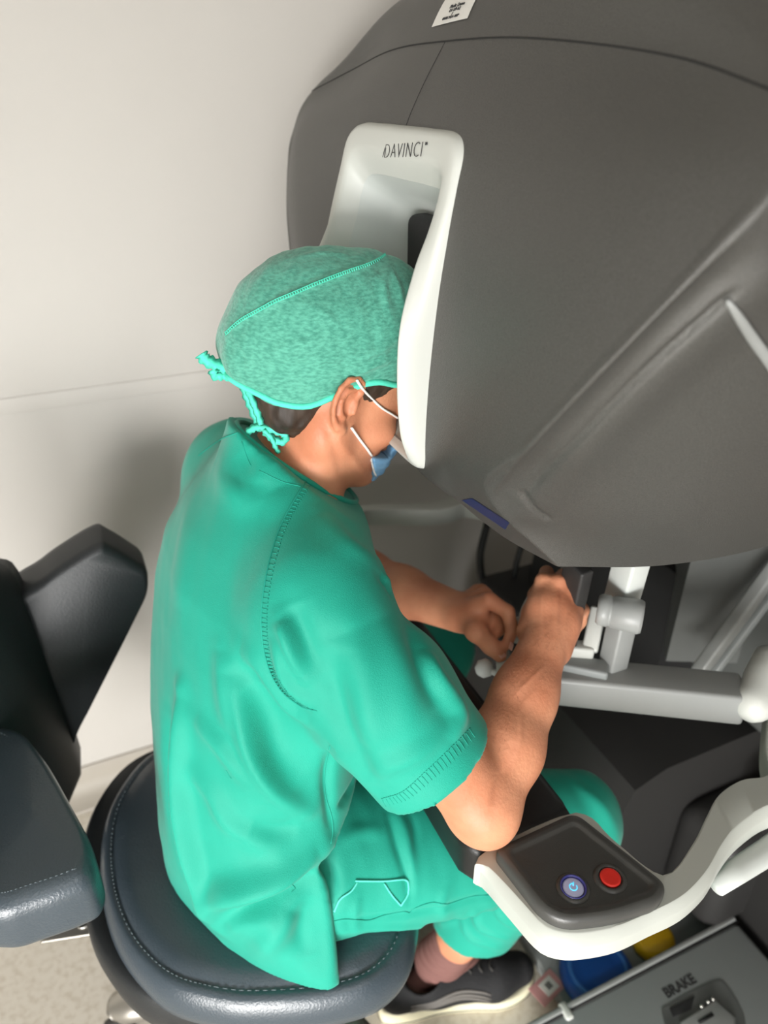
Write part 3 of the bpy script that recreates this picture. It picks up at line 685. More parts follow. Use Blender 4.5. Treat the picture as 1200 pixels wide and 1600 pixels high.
# side bolster: thick curved pad, its near end lit
def bolster_(outline_t, zt, zb, nm, m='leather', bev=.02, parent=ch, lab=None):
    P = [(p.x, p.y) for p in cat([(x, y, 0) for x, y in outline_t], 6, closed=True)]
    return mk(nm, *slab(P, zb, zt, bev, 6), m, parent, label=lab), P
BO = [tuple(at(x, y, Z=.715))[:2] for x, y in ((-60, 1128), (0, 1122), (34, 1134), (72, 1182), (110, 1250), (140, 1305), (149, 1345), (138, 1372), (90, 1392), (40, 1408), (0, 1422), (-60, 1420))]
BP = roundpoly(BO, .03, 5); bo = mk('side_bolster', *dome(BP, .625, .715, .026, .004), 'leather', ch)
g = G(); sp_ = inset2(BP, .020)
for k in range(len(sp_)):
    a, b = Vector((*sp_[k], .7142)), Vector((*sp_[(k+1) % len(sp_)], .7142)); n_ = max(1, int((b-a).length/.006))
    for j in range(n_): g.add(tube([a+(b-a)*(j+.2)/n_, a+(b-a)*(j+.75)/n_], .0008, 4))
g.mk('stitching', 'thread', bo, kind='stuff')
tb = at(6, 1376, Z=.705); mk('tuft_button', *lathe(tb, [(.010, -.004), (.010, .001), (.006, .004), (.001, .005)], 20), 'leather', bo)
# tall curved backrest and the far wing
bk = []
for Yb, Xb, th in ((.80, -.26, .05), (.86, -.215, .06), (.93, -.155, .065), (1.0, -.125, .065), (1.06, -.12, .05)):
    top = .99-.10*abs(Yb-.90)/.2
    prof_ = [(Xb, .46), (Xb+.006, .50), (Xb+.002, .70), (Xb-.008, .85), (Xb-.03, top-.03), (Xb-.05, top), (Xb-.03-th, top-.01), (Xb-.02-th, .85), (Xb-th, .60), (Xb-th, .46)]
    bk.append(cat([(x, Yb, z) for x, z in prof_], 4, closed=True))
bkr = [ [a*(1-t)+b*t for a, b in zip(bk[i], bk[i+1])] for i in range(4) for t in (0, .5)]+[bk[-1]]
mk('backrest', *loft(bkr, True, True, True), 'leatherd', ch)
WO = [(66, 905), (100, 880), (152, 849), (172, 852), (215, 878), (230, 892), (230, 922), (214, 958), (178, 1030), (140, 1105), (118, 1150), (100, 1215), (60, 1240), (10, 1200), (-30, 1100), (0, 960)]
W1 = [at(x, y, Y=1.03) for x, y in WO]; W1 = cat(W1, 5, closed=True); cw = sum(W1, Vector())/len(W1)
wr_ = [[cw+(p-cw)*s+Vector((0, dy, 0)) for p in W1] for s, dy in ((.93, -.012), (.985, -.006), (1.0, .006), (1.0, .05), (.985, .064), (.93, .07))]
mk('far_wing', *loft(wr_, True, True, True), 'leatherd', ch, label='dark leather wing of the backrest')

# ------------------------------------------------------------------ the seated person
pe = thing('person', 'seated person in green scrubs, cap and blue mask, leaning into the viewer', 'person', (.12, .74, 0))
be = math.radians(22); HO = np.array([.272, Y0, 1.180]); HF = np.array([math.cos(be), 0, -math.sin(be)]); HS = np.array([0, -1., 0]); HU = np.array([math.sin(be), 0, math.cos(be)]); HR = [HF, HS, HU]
def hd(f, s, u): return HO+f*HF+s*HS+u*HU
def v3(p): return np.array(tuple(p))
BR = .0026
B = Field((-.02, .38, -.01), (.66, 1.18, 1.36), BR)
# trunk (hidden under the scrubs)
for x, w_, z, r in ((.12, .07, .60, .088), (.135, .06, .72, .085), (.165, .065, .86, .088), (.19, .065, .95, .082)): B.cone((x, Y0-.03-w_, z), (x, Y0-.03+w_, z), r, r, .05)
B.cone((.215, Y0-.09, .99), (.215, Y0+.09, .99), .05, .05, .05)
# neck and head
B.cone((.205, Y0, 1.03), (.262, Y0, 1.125), .066, .058, .03)
B.cone((.262, Y0, 1.125), hd(-.012, 0, -.01), .058, .058, .02)
B.cone((.245, Y0-.045, 1.04), hd(-.01, .052, -.035), .020, .018, .025)     # neck muscle
B.cone((.245, Y0+.045, 1.04), hd(-.01, -.052, -.035), .020, .018, .025)
B.ell(hd(0, 0, .045), (.098, .076, .085), HR, .01)
B.ell(hd(-.035, 0, .015), (.066, .064, .060), HR, .02)
B.ell(hd(.042, 0, -.022), (.056, .060, .080), HR, .02)
B.ell(hd(.040, 0, -.072), (.050, .046, .034), HR, .02)
for s in (-1, 1):
    B.cone(hd(-.002, .052*s, -.045), hd(.074, .022*s, -.094), .021, .017, .02)
    B.cone(hd(.0, .056*s, .0), hd(-.002, .052*s, -.045), .018, .021, .02)
    B.ell(hd(.064, .043*s, -.032), (.022, .020, .018), HR, .015)
    B.cone(hd(.088, .012*s, .018), hd(.080, .042*s, .020), .010, .009, .012)
    B.ell(hd(.096, .031*s, .001), (.013, .016, .010), HR, .008, 's')
    B.cone(hd(.092, .024*s, -.002), hd(.086, .040*s, -.001), .0085, .0075, .006)
    # ear: disc, hollow, helix rim, inner fold, tragus and lobe
    e = lambda f, u, o_=0: hd(f, (.0755+o_)*s, u)
    B.ell(e(-.008, .000, .003), (.0165, .0045, .027), [HF*.97-HS*.24*s, HS*s*.97+HF*.24, HU], .004)
    B.ell(e(-.003, -.002, .010), (.0085, .0065, .0115), HR, .003, 's')
    helix = [e(.004, .004, .002), e(.0085, .016, .003), e(.006, .026, .006), e(-.004, .0315, .010), e(-.0155, .0285, .0135), e(-.0225, .018, .0155), e(-.0245, .006, .0155), e(-.0215, -.008, .0135), e(-.0155, -.019, .0105), e(-.008, -.027, .007)]
    B.chain(helix, [.003, .0033, .0034, .0034, .0034, .0034, .0032, .003, .003, .004], .002)
    B.chain([e(.001, .019, .006), e(-.010, .016, .009), e(-.015, .004, .010), e(-.010, -.011, .009), e(-.002, -.014, .007)], [.0022, .0026, .0028, .0028, .0024], .0025)
    B.cone(e(.006, .002, .004), e(.006, -.007, .005), .0036, .0036, .004)
    B.cone(e(-.006, -.024, .006), e(-.0, -.029, .004), .0062, .0056, .005)
B.chain([hd(.094, 0, .010), hd(.104, 0, -.012), hd(.114, 0, -.030)], [.007, .0075, .0105], .01)
for s in (-1, 1): B.ell(hd(.106, .011*s, -.033), (.009, .007, .007), HR, .006)
B.cone(hd(.096, -.018, -.058), hd(.096, .018, -.058), .0055, .0055, .006); B.cone(hd(.094, -.016, -.067), hd(.094, .016, -.067), .006, .006, .006)
B.ell(hd(.083, 0, -.094), (.020, .024, .018), HR, .015)
# right arm
SR = np.array([.205, .600, .995]); ER = np.array([.331, .468, .773]); WR = v3(at(856, 992, Z=.862))
SL = np.array([.205, .960, .995]); EL = np.array([.345, 1.005, .765]); WL = v3(at(716, 957, Z=.812))
def arm(S, E, W, sgn):
    dn = (W-E)/np.linalg.norm(W-E); du = (E-S)/np.linalg.norm(E-S)
    B.cone(S, S+(E-S)*.5, .056, .050, .03); B.cone(S+(E-S)*.45, E-du*.01, .050, .0405, .02)
    B.ell(E+du*.012-dn*.006, (.034, .034, .036), None, .02)
    B.cone(E, E+(W-E)*.30, .0385, .0440, .02); B.cone(E+(W-E)*.30, E+(W-E)*.62, .0440, .0375, .02); B.cone(E+(W-E)*.6, W, .0375, .0290, .02)
    B.cone(E+(W-E)*.05+np.array([0, 0, -.016]), E+(W-E)*.45+np.array([0, 0, -.012]), .022, .024, .015)
arm(SR, ER, WR, 1); arm(SL, EL, WL, -1)
# right hand: closed round a grip, back of the hand towards the camera
K = [v3(at(850, 908, Z=.905)), v3(at(873, 910, Z=.908)), v3(at(889, 928, Z=.895)), v3(at(897, 953, Z=.875))]
ups = [np.array(q)/np.linalg.norm(q) for q in ((.55, .62, -.25), (.62, .58, -.32), (.70, .48, -.40), (.72, .36, -.48))]
PLM = (K[1]+WR)/2
for i, k_ in enumerate(K):
    wo = WR+(K[i]-K[1])*.45+np.array([0, 0, -.004])
    B.cone(wo, k_-(k_-wo)*.08+np.array([0, 0, -.006]), .0205, .0135, .014)
    B.cone(k_-(k_-wo)*.04, k_, .0105, .0118, .006)
B.cone(PLM+(K[0]-K[3])*.2+[0, 0, -.012], PLM-(K[0]-K[3])*.2+[0, 0, -.012], .026, .026, .015)
LN = (.040, .043, .040, .033)
nails = []
for i in range(4):
    p1 = K[i]+ups[i]*LN[i]; d2 = ups[i]*.1+np.array([-.05, -.02, -1]); d2 /= np.linalg.norm(d2); p2 = p1+d2*LN[i]*.62
    d3 = np.array([-.75, -.35, -.45]); d3 /= np.linalg.norm(d3); p3 = p2+d3*.018
    B.chain([K[i], p1, p2, p3], [.0112, .0096, .0085, .0072], .0035); nails.append((p3+d3*.003, d3, np.array([.4, .2, -.9])))
t0 = WR+np.array([-.012, .022, -.006]); t1 = v3(at(832, 958, Z=.862)); t2 = v3(at(838, 930, Z=.862)); t3 = v3(at(846, 908, Z=.868))
B.chain([t0, t1, t2, t3], [.018, .0135, .0105, .0085], .008)
# left hand: palm side towards the camera, fingers curled, thumb running down to the grip
KL = [v3(at(764, 938, Z=.856)), v3(at(757, 930, Z=.838)), v3(at(752, 925, Z=.818)), v3(at(746, 925, Z=.800))]
for i, k_ in enumerate(KL):
    wo = WL+(KL[i]-KL[1])*.35
    B.cone(wo, k_, .0200, .0118, .012)
FP = [[(793, 956, .850), (800, 984, .835), (793, 1006, .824)], [(781, 958, .826), (779, 984, .815), (770, 995, .812)], [(772, 955, .808), (765, 978, .800), (757, 975, .803)], [(762, 953, .792), (753, 970, .786), (748, 964, .790)]]
for i in range(4):
    q = [v3(at(a_, b_, Z=c_)) for a_, b_, c_ in FP[i]]
    B.chain([KL[i], *q], [.0120, .0100, .0088, .0075], .0035)
tq = [WL+np.array([.004, -.022, .0]), v3(at(744, 986, Z=.822)), v3(at(766, 1009, Z=.816)), v3(at(781, 1025, Z=.812))]
B.chain(tq, [.0190, .0140, .0105, .0090], .010)
B.ell(v3(at(742, 966, Z=.822)), (.022, .022, .018), None, .012)
# legs
KR = np.array([.560, .556, .520]); KLg = np.array([.555, .985, .520]); AR = np.array([.398, .652, .105]); AL = np.array([.41, .93, .105])
for Kn, An, hy in ((KR, AR, .69), (KLg, AL, .86)):
    B.cone((.11, hy, .585), Kn, .085, .052, .03); B.cone(Kn, Kn+(An-Kn)*.35, .050, .050, .02); B.cone(Kn+(An-Kn)*.3, An, .052, .034, .02)
    B.cone(An, An+[.10, -.02, -.055], .034, .026, .02); B.cone(An+[-.04, .0, -.06], An+[.12, -.02, -.065], .028, .026, .02)
Vb, Fb = B.mesh(); Vb = relax(Vb, Fb, 1, .35)
Nb = vnormals(Vb, Fb); bbb = bvh_of(Vb, Fb)
# tendons and veins on the back of the right hand and forearm
def vein(px, amp, wid):
    global Vb
    P = on_surface(bbb, px, 0, 5)
    if len(P) > 2: Vb = crease(Vb, Nb, P, amp, wid)
vein([(850, 990), (846, 950), (850, 915)], .0014, .003); vein([(868, 985), (870, 950), (872, 915)], .0014, .003); vein([(880, 985), (886, 950), (890, 930)], .0012, .003)
vein([(835, 1080), (815, 1110), (812, 1160), (790, 1200)], .0010, .0025); vein([(850, 1040), (830, 1060), (800, 1090)], .0010, .0025)
vein([(800, 1170), (780, 1225), (768, 1265)], -.003, .006); vein([(750, 1140), (735, 1175), (720, 1215)], -.001, .006)
vein([(530, 690), (560, 730), (572, 760)], .0022, .006); vein([(505, 650), (522, 700), (540, 760)], -.002, .006)
body = mk('body', Vb, Fb, 'skin', pe)
# nails on the left thumb and index
for tip, prev_, nn in ((tq[3], tq[2], (-.1, -.5, 1)), (v3(at(793, 1006, Z=.824)), v3(at(800, 984, Z=.835)), (.6, -.5, .5))):
    d_ = Vector(tip-prev_).normalized(); n_ = Vector(nn); n_ = (n_-d_*n_.dot(d_)).normalized(); s_ = d_.cross(n_)
    c_ = Vector(tip)+n_*.0068+d_*.003
    R_ = Matrix((d_, s_, n_)).transposed(); mk('fingernail', *rbox(c_, (.010, .009, .0016), R_, bev=.0007, seg=2), 'nail', body)
for s in (-1, 1):
    c_ = hd(.086, .031*s, .001)
    ev = lathe(c_, [(.0003, -.0118), (.006, -.0100), (.0105, -.005), (.0118, 0), (.0105, .005), (.006, .0100), (.0003, .0118)], 20, HF)
    eo = mk('eyeball', *ev, 'eye', body); mk('iris', *lathe(c_+HF*.0105, [(.0052, 0), (.0045, .0008), (.0002, .0014)], 16, HF), 'iris', eo)
# forearm hair: short strands lying on the skin
g = G(); rnd = random.Random(3)
for _ in range(420):
    t = rnd.random(); px = 745+t*105+rnd.uniform(-38, 38); py = 1175-t*190+rnd.uniform(-25, 25)
    p, n = hit(bbb, px, py)
    if p is None or p.z < .78 or p.x > .52 or p.y > .66: continue
    ax_ = Vector(WR-ER).normalized(); d_ = (ax_*.6+Vector((rnd.uniform(-.6, .6), rnd.uniform(-.6, .6), -.6))); d_ = (d_-n*d_.dot(n)).normalized()
    L_ = rnd.uniform(.003, .0065); q = p+d_*L_*.5+n*.0012; r_ = p+d_*L_+n*.0009; g.add(tube([p, q, r_], [.00012, .0001, .00005], 3))
for _ in range(0):
    px = rnd.uniform(440, 500); py = rnd.uniform(672, 740); p, n = hit(bbb, px, py)
    if p is None or p.z < 1.05: continue
    d_ = Vector((rnd.uniform(-.2, .5), rnd.uniform(-.3, .1), -1)); d_ = (d_-n*d_.dot(n)).normalized(); L_ = rnd.uniform(.005, .011)
    g.add(tube([p, p+d_*L_*.5+n*.001, p+d_*L_+n*.0006], [.00016, .00013, .00005], 3))
g.mk('body_hair', 'armhair', pe, kind='stuff')

# hair below the cap: shell over the skull kept between hairline planes
Hh = Field((.12, .66, 1.08), (.42, .90, 1.36), .0026)
Hh.ell(hd(0, 0, .045), (.1025, .0795, .0895), HR, .01); Hh.ell(hd(-.037, 0, .012), (.0705, .0685, .0660), HR, .02)
Hh.cone(hd(-.045, -.03, -.03), hd(-.045, .03, -.03), .034, .034, .02)
def keep(x, y, z):
    px, py, pz = x-HO[0], y-HO[1], z-HO[2]; f = px*HF[0]+pz*HF[2]; u = px*HU[0]+pz*HU[2]; s = np.abs(py)
    d1 = (-.055-.02*np.sin(s*60)) - u + 0*s                                     # nape line
    back = np.maximum(f+.022+.25*(u+.05)*(-1), d1)                                # behind the ear
    side = np.maximum(np.maximum(-(f-.012), -(u-.006)+.35*(f-.012)*0), f-.052+.35*(.03-u))  # sideburn and temple
    side = np.maximum(side, -.014-u+1.1*(f-.014))
    up = .034-u
    return np.minimum(np.minimum(back, side), up)
Hh.D = np.maximum(Hh.D, keep(*Hh.box(Hh.lo, Hh.lo+(Hh.n-1)*Hh.res)[1:]))
Vh, Fh = Hh.mesh(); Nh = vnormals(Vh, Fh)
Vh = Vh+Nh*(noise3(Vh*[1, 1, .25], 420, 5)*.0022)[:, None]
mk('hair', Vh, Fh, 'hair', pe, label='short dark brown hair')

# cap: loose bag over the skull, cut along the brow-to-nape line
Cp = Field((.08, .64, 1.10), (.46, .92, 1.40), .0026)
Cp.ell(hd(-.004, 0, .058), (.109, .0870, .092), HR, .01)
Cp.ell(hd(-.052, 0, .048), (.076, .074, .070), HR, .03)
Cp.ell(hd(.035, 0, .092), (.070, .066, .060), HR, .03)
Cp.ell(hd(-.037, 0, .006), (.0760, .0745, .0700), HR, .01)
Cp.cone(hd(-.098, -.012, .014), hd(-.098, .012, .014), .030, .030, .03)
def capcut(x, y, z):
    px, pz = x-HO[0], z-HO[2]; f = px*HF[0]+pz*HF[2]; u = px*HU[0]+pz*HU[2]
    low = np.interp(f.ravel(), [-.15, -.10, -.07, -.04, -.015, .005, .02, .06, .10, .14], [-.018, -.025, -.027, -.019, .003, .022, .028, .028, .028, .028]).reshape(f.shape)
    return (low-u)*.9+0*y
bx = Cp.box(Cp.lo, Cp.lo+(Cp.n-1)*Cp.res)[1:]
Cp.D = np.maximum(Cp.D, capcut(*bx))
Vc, Fc = Cp.mesh(); Vc = relax(Vc, Fc, 2, .5); Nc = vnormals(Vc, Fc); cbv = bvh_of(Vc, Fc)
Vc = Vc+Nc*(noise3(Vc, 70, 2)*.0022+noise3(Vc, 190, 3)*.0009)[:, None]
for px, a_, w_ in (([(352, 520), (400, 488), (460, 458), (520, 432), (570, 418), (608, 400)], .0025, .004), ([(395, 590), (440, 560), (520, 560), (600, 548)], .0022, .004), ([(545, 570), (590, 548), (636, 520)], .003, .004),
                   ([(600, 420), (570, 450), (540, 500)], .0018, .004), ([(606, 405), (600, 450), (610, 500)], .002, .004), ([(400, 570), (450, 540), (500, 530)], .0018, .004), ([(390, 590), (385, 550), (350, 500)], .002, .004),
                   ([(560, 400), (500, 396), (450, 405)], .0016, .005), ([(600, 398), (620, 440), (632, 480)], .002, .004), ([(545, 590), (580, 572), (620, 560)], .003, .004), ([(470, 470), (520, 500), (540, 540)], .0012, .004)):
    Vc = crease(Vc, Nc, on_surface(cbv, px, 0, 5), a_, w_)
cap = mk('surgical_cap', Vc, Fc, 'capc', pe, label='green non-woven surgical cap tied at the back')
cbv = bvh_of(Vc, Fc)
seam = on_surface(cbv, [(352, 522), (375, 502), (400, 487), (430, 471), (460, 458), (490, 445), (520, 433), (548, 423), (575, 414), (598, 402), (607, 392)], .0006, 8)
g = G()
L_ = 0
for i in range(len(seam)-1):
    a, b = seam[i], seam[i+1]; d_ = b-a
    if d_.length < 1e-5: continue
    s_ = d_.normalized().cross(Vector(ray(480, 450)).normalized()).normalized(); n_ = max(1, int(d_.length/.0034))
    for j in range(n_):
        p = a+d_*(j+.5)/n_; g.add(tube([p-s_*.0017, p+s_*.0017], .00055, 4))
g.add(tube([p+Vector((0, 0, .0016)) for p in seam], .0004, 5)); g.add(tube([p-Vector((0, 0, .0016)) for p in seam], .0004, 5)); g.mk('cap_seam', 'capt', cap)
# elastic hem of the cap following the cut line on both sides
rimp = []
fu = (Vc-HO)@HF; uu_ = (Vc-HO)@HU; ss_ = (Vc-HO)@HS; lw = np.interp(fu, [-.15, -.10, -.07, -.04, -.015, .005, .02, .06, .10, .14], [-.018, -.025, -.027, -.019, .003, .022, .028, .028, .028, .028])
ang = np.arctan2(ss_, fu+.01); rad = np.hypot(ss_, fu+.01)
for k in range(72):
    m_ = (np.abs(((ang-2*math.pi*k/72+math.pi) % (2*math.pi))-math.pi) < .07) & (uu_-lw < .006)
    if m_.any(): j_ = np.where(m_)[0][np.argmax(rad[m_])]; rimp.append(Vector(Vc[j_]))
rimp = [(rimp[i-1]+rimp[i]*2+rimp[(i+1) % len(rimp)])/4 for i in range(len(rimp))]
mk('cap_hem', *tube(rimp, .0036, 8, closed=True), 'capt', cap)
# ties: knot, hanging tails and bow
def ribbon(pts, wdt, nm='cap_tie', m='capt', par=None, th=.0012, up=None):
    P = cat(pts, 6); v = []; f = []; N_ = len(P); pr_ = None
    for i, p in enumerate(P):
        t = (P[min(i+1, N_-1)]-P[max(i-1, 0)]).normalized(); n = Vector(up or (-.5, -.7, .5)); s = t.cross(n).normalized(); n = s.cross(t)
        ww = wdt*(1+.18*math.sin(i*1.7)); fo = .25*math.sin(i*.9)
        for a, b in ((-.5, 0), (0, .6+fo), (.5, 0), (0, -.4+fo)): v.append(p+s*ww*a+n*th*b*2)
    return mk(nm, *loft([v[i*4:i*4+4] for i in range(N_)], True, True, True), m, par or cap)
Yt = .775
T = lambda x, y, Y=Yt: at(x, y, Y=Y)
ribbon([T(378, 586), T(360, 577), T(340, 571), T(322, 562), T(314, 553)], .014); ribbon([T(376, 588), T(350, 586), T(337, 586), T(332, 578)], .012)
mk('tie_knot', *lathe(T(380, 590, .765), [(.002, -.008), (.007, -.005), (.008, 0), (.007, .005), (.002, .008)], 12, (1, 0, .3)), 'capt', cap)
ribbon([T(378, 588, .762), T(384, 612, .762), T(392, 632, .76), T(402, 655, .755), T(412, 672, .75)], .011); ribbon([T(380, 592, .762), T(392, 620, .75), T(402, 645, .745), T(408, 664, .74)], .008)
ribbon([T(386, 676, .76), T(398, 668, .752), T(412, 668, .745), T(430, 672, .735), T(446, 680, .73), T(442, 690, .728), T(428, 686, .735), T(414, 674, .742)], .009)
ribbon([T(412, 672, .742), T(424, 684, .735), T(430, 698, .732), T(436, 708, .732)], .006)

# mask with ear loops
mk_hull = Field((.24, .68, 1.0), (.46, .88, 1.22), .0026)
mk_hull.ell(hd(.052, 0, -.066), (.062, .057, .056), HR, .01); mk_hull.cone(hd(.10, 0, -.02), hd(.118, 0, -.036), .012, .019, .03); mk_hull.cone(hd(.04, -.02, -.085), hd(.04, .02, -.085), .036, .036, .02)
bx = mk_hull.box(mk_hull.lo, mk_hull.lo+(mk_hull.n-1)*mk_hull.res)[1:]
px_, py_, pz_ = bx[0]-HO[0], bx[1]-HO[1], bx[2]-HO[2]; ff = px_*HF[0]+pz_*HF[2]+0*py_; uu = px_*HU[0]+pz_*HU[2]+0*py_
mk_hull.D = np.maximum(mk_hull.D, np.maximum(.064-.65*(uu+.063)-ff, (uu+.062)-1.2*np.maximum(ff-.092, 0)))
mk_hull.D = np.maximum(mk_hull.D, -(uu+.112))
Vm, Fm = mk_hull.mesh(); Nm = vnormals(Vm, Fm)
um = (Vm-HO)@HU; Vm = Vm+Nm*(.0009*np.sin(um*2*math.pi/.011)+noise3(Vm, 120, 4)*.0010)[:, None]
msk = mk('face_mask', Vm, Fm, 'mask', pe, label='pale blue pleated face mask')
mbv = bvh_of(Vm, Fm)
edge = on_surface(mbv, [(580, 713), (583, 728), (587, 743)], .0008, 5)
if len(edge) > 2: mk('mask_edge', *tube(edge, .0013, 6), 'masked', msk)
def onb(px, py, l=.0012):
    p, n = hit(bbb, px, py, l); return p
e1 = [onb(556, 594), onb(566, 606), onb(580, 622), onb(596, 637), onb(610, 646), onb(621, 652)]
mk('ear_loop', *tube(cat([p for p in e1 if p], 5), .0013, 8, flat=1.4), 'masked', msk)
e2 = [onb(548, 668), onb(560, 685), onb(572, 700), onb(579, 711, .002)]
mk('ear_loop', *tube(cat([p for p in e2 if p], 5), .0013, 8, flat=1.4), 'masked', msk)

# ---- scrub top
RG = np.array([ # z, cx, cy, half x, half y, power
 (.480, .142, .730, .158, .240, 1.4), (.52, .140, .730, .156, .236, 1.5), (.58, .130, .735, .144, .218, 1.85), (.66, .128, .74, .130, .205, 2.3), (.74, .135, .75, .127, .200, 2.35), (.84, .152, .762, .126, .200, 2.4),
 (.92, .170, .772, .125, .196, 2.4), (.98, .186, .778, .120, .188, 2.3), (1.03, .198, .78, .104, .162, 2.1), (1.07, .205, .78, .084, .118, 2.0), (1.10, .206, .78, .066, .082, 2.0), (1.13, .204, .78, .052, .066, 2.0), (1.16, .20, .78, .04, .06, 2.0)])
def neckplane(X): return 1.140-.85*(X-.165)
ST = Field((-.06, .38, .44), (.50, 1.20, 1.18), .0040)
def torso(x, y, z, grow=0.0):
    zz = np.clip(z.ravel(), RG[0, 0], RG[-1, 0]); P = [np.interp(zz, RG[:, 0], RG[:, i])[None, None, :] for i in range(1, 6)]
    dx, dy = x-P[0], y-P[1]; n = P[4]
    q = ((np.abs(dx)/(P[2]+grow))**n+(np.abs(dy)/(P[3]+grow))**n)**(1/n); L = np.sqrt(dx*dx+dy*dy)
    d = L*(1-1/np.maximum(q, 1e-3)); d = np.where(q < .05, -.1, d)
    return np.maximum(d*.93, RG[0, 0]-z+0*x)
ST.put((-.06, .38, .44), (.50, 1.20, 1.18), lambda x, y, z: torso(x, y, z), .01, pad=0)
ST.cone((.11, .56, .58), (.150, .503, .500), .04, .014, .02)
HE = SR+(ER-SR)*.735; duR = (ER-SR)/np.linalg.norm(ER-SR); drp = np.array([-.010, -.004, -.010])
HEL = SL+(EL-SL)*.70; duL = (EL-SL)/np.linalg.norm(EL-SL)
for S_, H_, du_ in ((SR, HE, duR), (SL, HEL, duL)):
    ST.cone(S_+np.array([-.016, 0, -.004]), S_+(H_-S_)*.5+drp, .070, .077, .045); ST.cone(S_+(H_-S_)*.5+drp, H_+du_*.06+drp, .077, .070, .02)
ST.cone((.212, Y0-.06, 1.035), (.20, Y0-.16, 1.005), .058, .070, .03); ST.cone((.212, Y0+.06, 1.035), (.20, Y0+.16, 1.005), .058, .070, .03)
# cut the sleeve ends and hollow them
ALLB = ST.box(ST.lo, ST.lo+(ST.n-1)*ST.res)[1:]
def sdist(H_, du_): return (ALLB[0]-H_[0])*du_[0]+(ALLB[1]-H_[1])*du_[1]+(ALLB[2]-H_[2])*du_[2]
for H_, du_, S_ in ((HE, duR, SR), (HEL, duL, SL)):
    sd = sdist(H_, du_); near = (ALLB[0]-H_[0])**2+(ALLB[1]-H_[1])**2+(ALLB[2]-H_[2])**2 < .16**2
    ST.D = np.where(near, np.maximum(ST.D, sd), ST.D)
    ST.cone(H_-du_*.05+drp, H_+du_*.03+drp, .060, .065, .004, 's')
ST.D = np.maximum(ST.D, (ALLB[2]-neckplane(ALLB[0]))*.76+0*ALLB[1])
# hem: slanted cut from the tail corner up to the hip, open below
A_ = at(520, 1534, Z=.492); 
hc = np.maximum(np.minimum((.672+.62*np.clip(ALLB[0]-.158, 0, .2))-ALLB[2], ALLB[0]-.158), -1)+0*ALLB[1]
ST.D = np.maximum(ST.D, hc)
ST.D = np.maximum(ST.D, (.497-ALLB[2])+0*ALLB[0]+0*ALLB[1])
Vs, Fs = ST.mesh(); Vs = relax(Vs, Fs, 3, .5); Ns = vnormals(Vs, Fs); sbv = bvh_of(Vs, Fs)
def fold(px, amp, wid):
    global Vs
    Vs = crease(Vs, Ns, on_surface(sbv, px, 0, 6), amp*2.1, wid*1.25)
Vs = Vs+Ns*(noise3(Vs*[1, 1, .5], 26, 7)*.0035+noise3(Vs, 60, 8)*.0010)[:, None]
FOLDS = [
 ([(282, 1075), (284, 1150), (290, 1240), (305, 1330), (325, 1400), (340, 1440)], .011, .011), ([(262, 1110), (264, 1200), (272, 1300), (300, 1400)], -.006, .014),
 ([(322, 1425), (350, 1398), (400, 1382), (450, 1362), (505, 1328)], .012, .016), ([(345, 1430), (400, 1408), (450, 1386), (500, 1352)], -.010, .014),
 ([(365, 1040), (378, 1110), (395, 1180), (430, 1235), (480, 1270)], .0075, .010), ([(395, 1060), (420, 1120), (440, 1180), (480, 1225)], -.006, .018), ([(345, 1010), (352, 1080), (362, 1150)], .004, .010),
 ([(300, 1120), (340, 1160), (372, 1200), (400, 1240)], .0045, .010), ([(290, 1190), (330, 1240), (360, 1290), (430, 1330)], .004, .012), ([(375, 1015), (410, 1040), (450, 1100), (490, 1130)], .005, .012),
 ([(430, 990), (450, 1060), (490, 1106)], .005, .008), ([(437, 965), (452, 1000), (475, 1060)], .006, .007), ([(455, 940), (470, 990), (500, 1060)], -.004, .012),
 ([(540, 980), (570, 1080), (580, 1180)], .005, .016), ([(590, 960), (620, 1060), (640, 1160)], .004, .018), ([(530, 1000), (530, 1080), (560, 1180), (590, 1230)], -.005, .014),
 ([(660, 1010), (680, 1060), (720, 1110)], .006, .010), ([(640, 970), (660, 1040), (690, 1100)], -.005, .012), ([(598, 905), (612, 915), (622, 935)], .002, .006), ([(590, 900), (602, 912), (610, 930)], -.0025, .005),
 ([(700, 1090), (715, 1120), (700, 1160)], .004, .010), ([(515, 1170), (512, 1230), (518, 1300)], -.004, .006), ([(380, 760), (410, 745), (430, 770)], .004, .016), ([(340, 720), (370, 770), (420, 790)], .004, .014), ([(380, 700), (392, 740), (400, 790)], -.003, .012),
 ([(400, 1500), (430, 1460), (460, 1420)], .005, .014), ([(340, 1470), (380, 1440), (440, 1430)], .004, .012), ([(520, 1530), (514, 1480), (506, 1400), (500, 1345)], .004, .008), ([(480, 1500), (470, 1450), (480, 1400)], -.004, .012),
 ([(300, 760), (290, 860), (280, 960)], .003, .02), ([(500, 800), (540, 850), (600, 880)], .003, .012), ([(560, 1240), (600, 1200), (660, 1170), (700, 1130)], .003, .01), ([(390, 1290), (430, 1300), (470, 1290)], -.004, .012)]
for q in FOLDS: fold(*q)
top = mk('scrub_top', Vs, Fs, 'cloth', pe, label='green short-sleeved scrub top')
sbv = bvh_of(Vs, Fs)
def dashes(px, lift, r, m='clothd', step=.004, dash=.6, par=None, nm='stitching'):
    P = on_surface(sbv, px, lift, 10); g = G()
    for i in range(len(P)-1):
        d_ = P[i+1]-P[i]
        if d_.length < 1e-4 or d_.length > .03: continue
        n_ = max(1, round(d_.length/step))
        for j in range(n_): g.add(tube([P[i]+d_*j/n_, P[i]+d_*(j+dash)/n_], r, 4))
    if g.v: g.mk(nm, m, par or top, kind='stuff')
SEAM = [(478, 752), (455, 790), (435, 830), (418, 890), (409, 950), (410, 1000), (420, 1045), (440, 1080), (468, 1102), (487, 1109)]
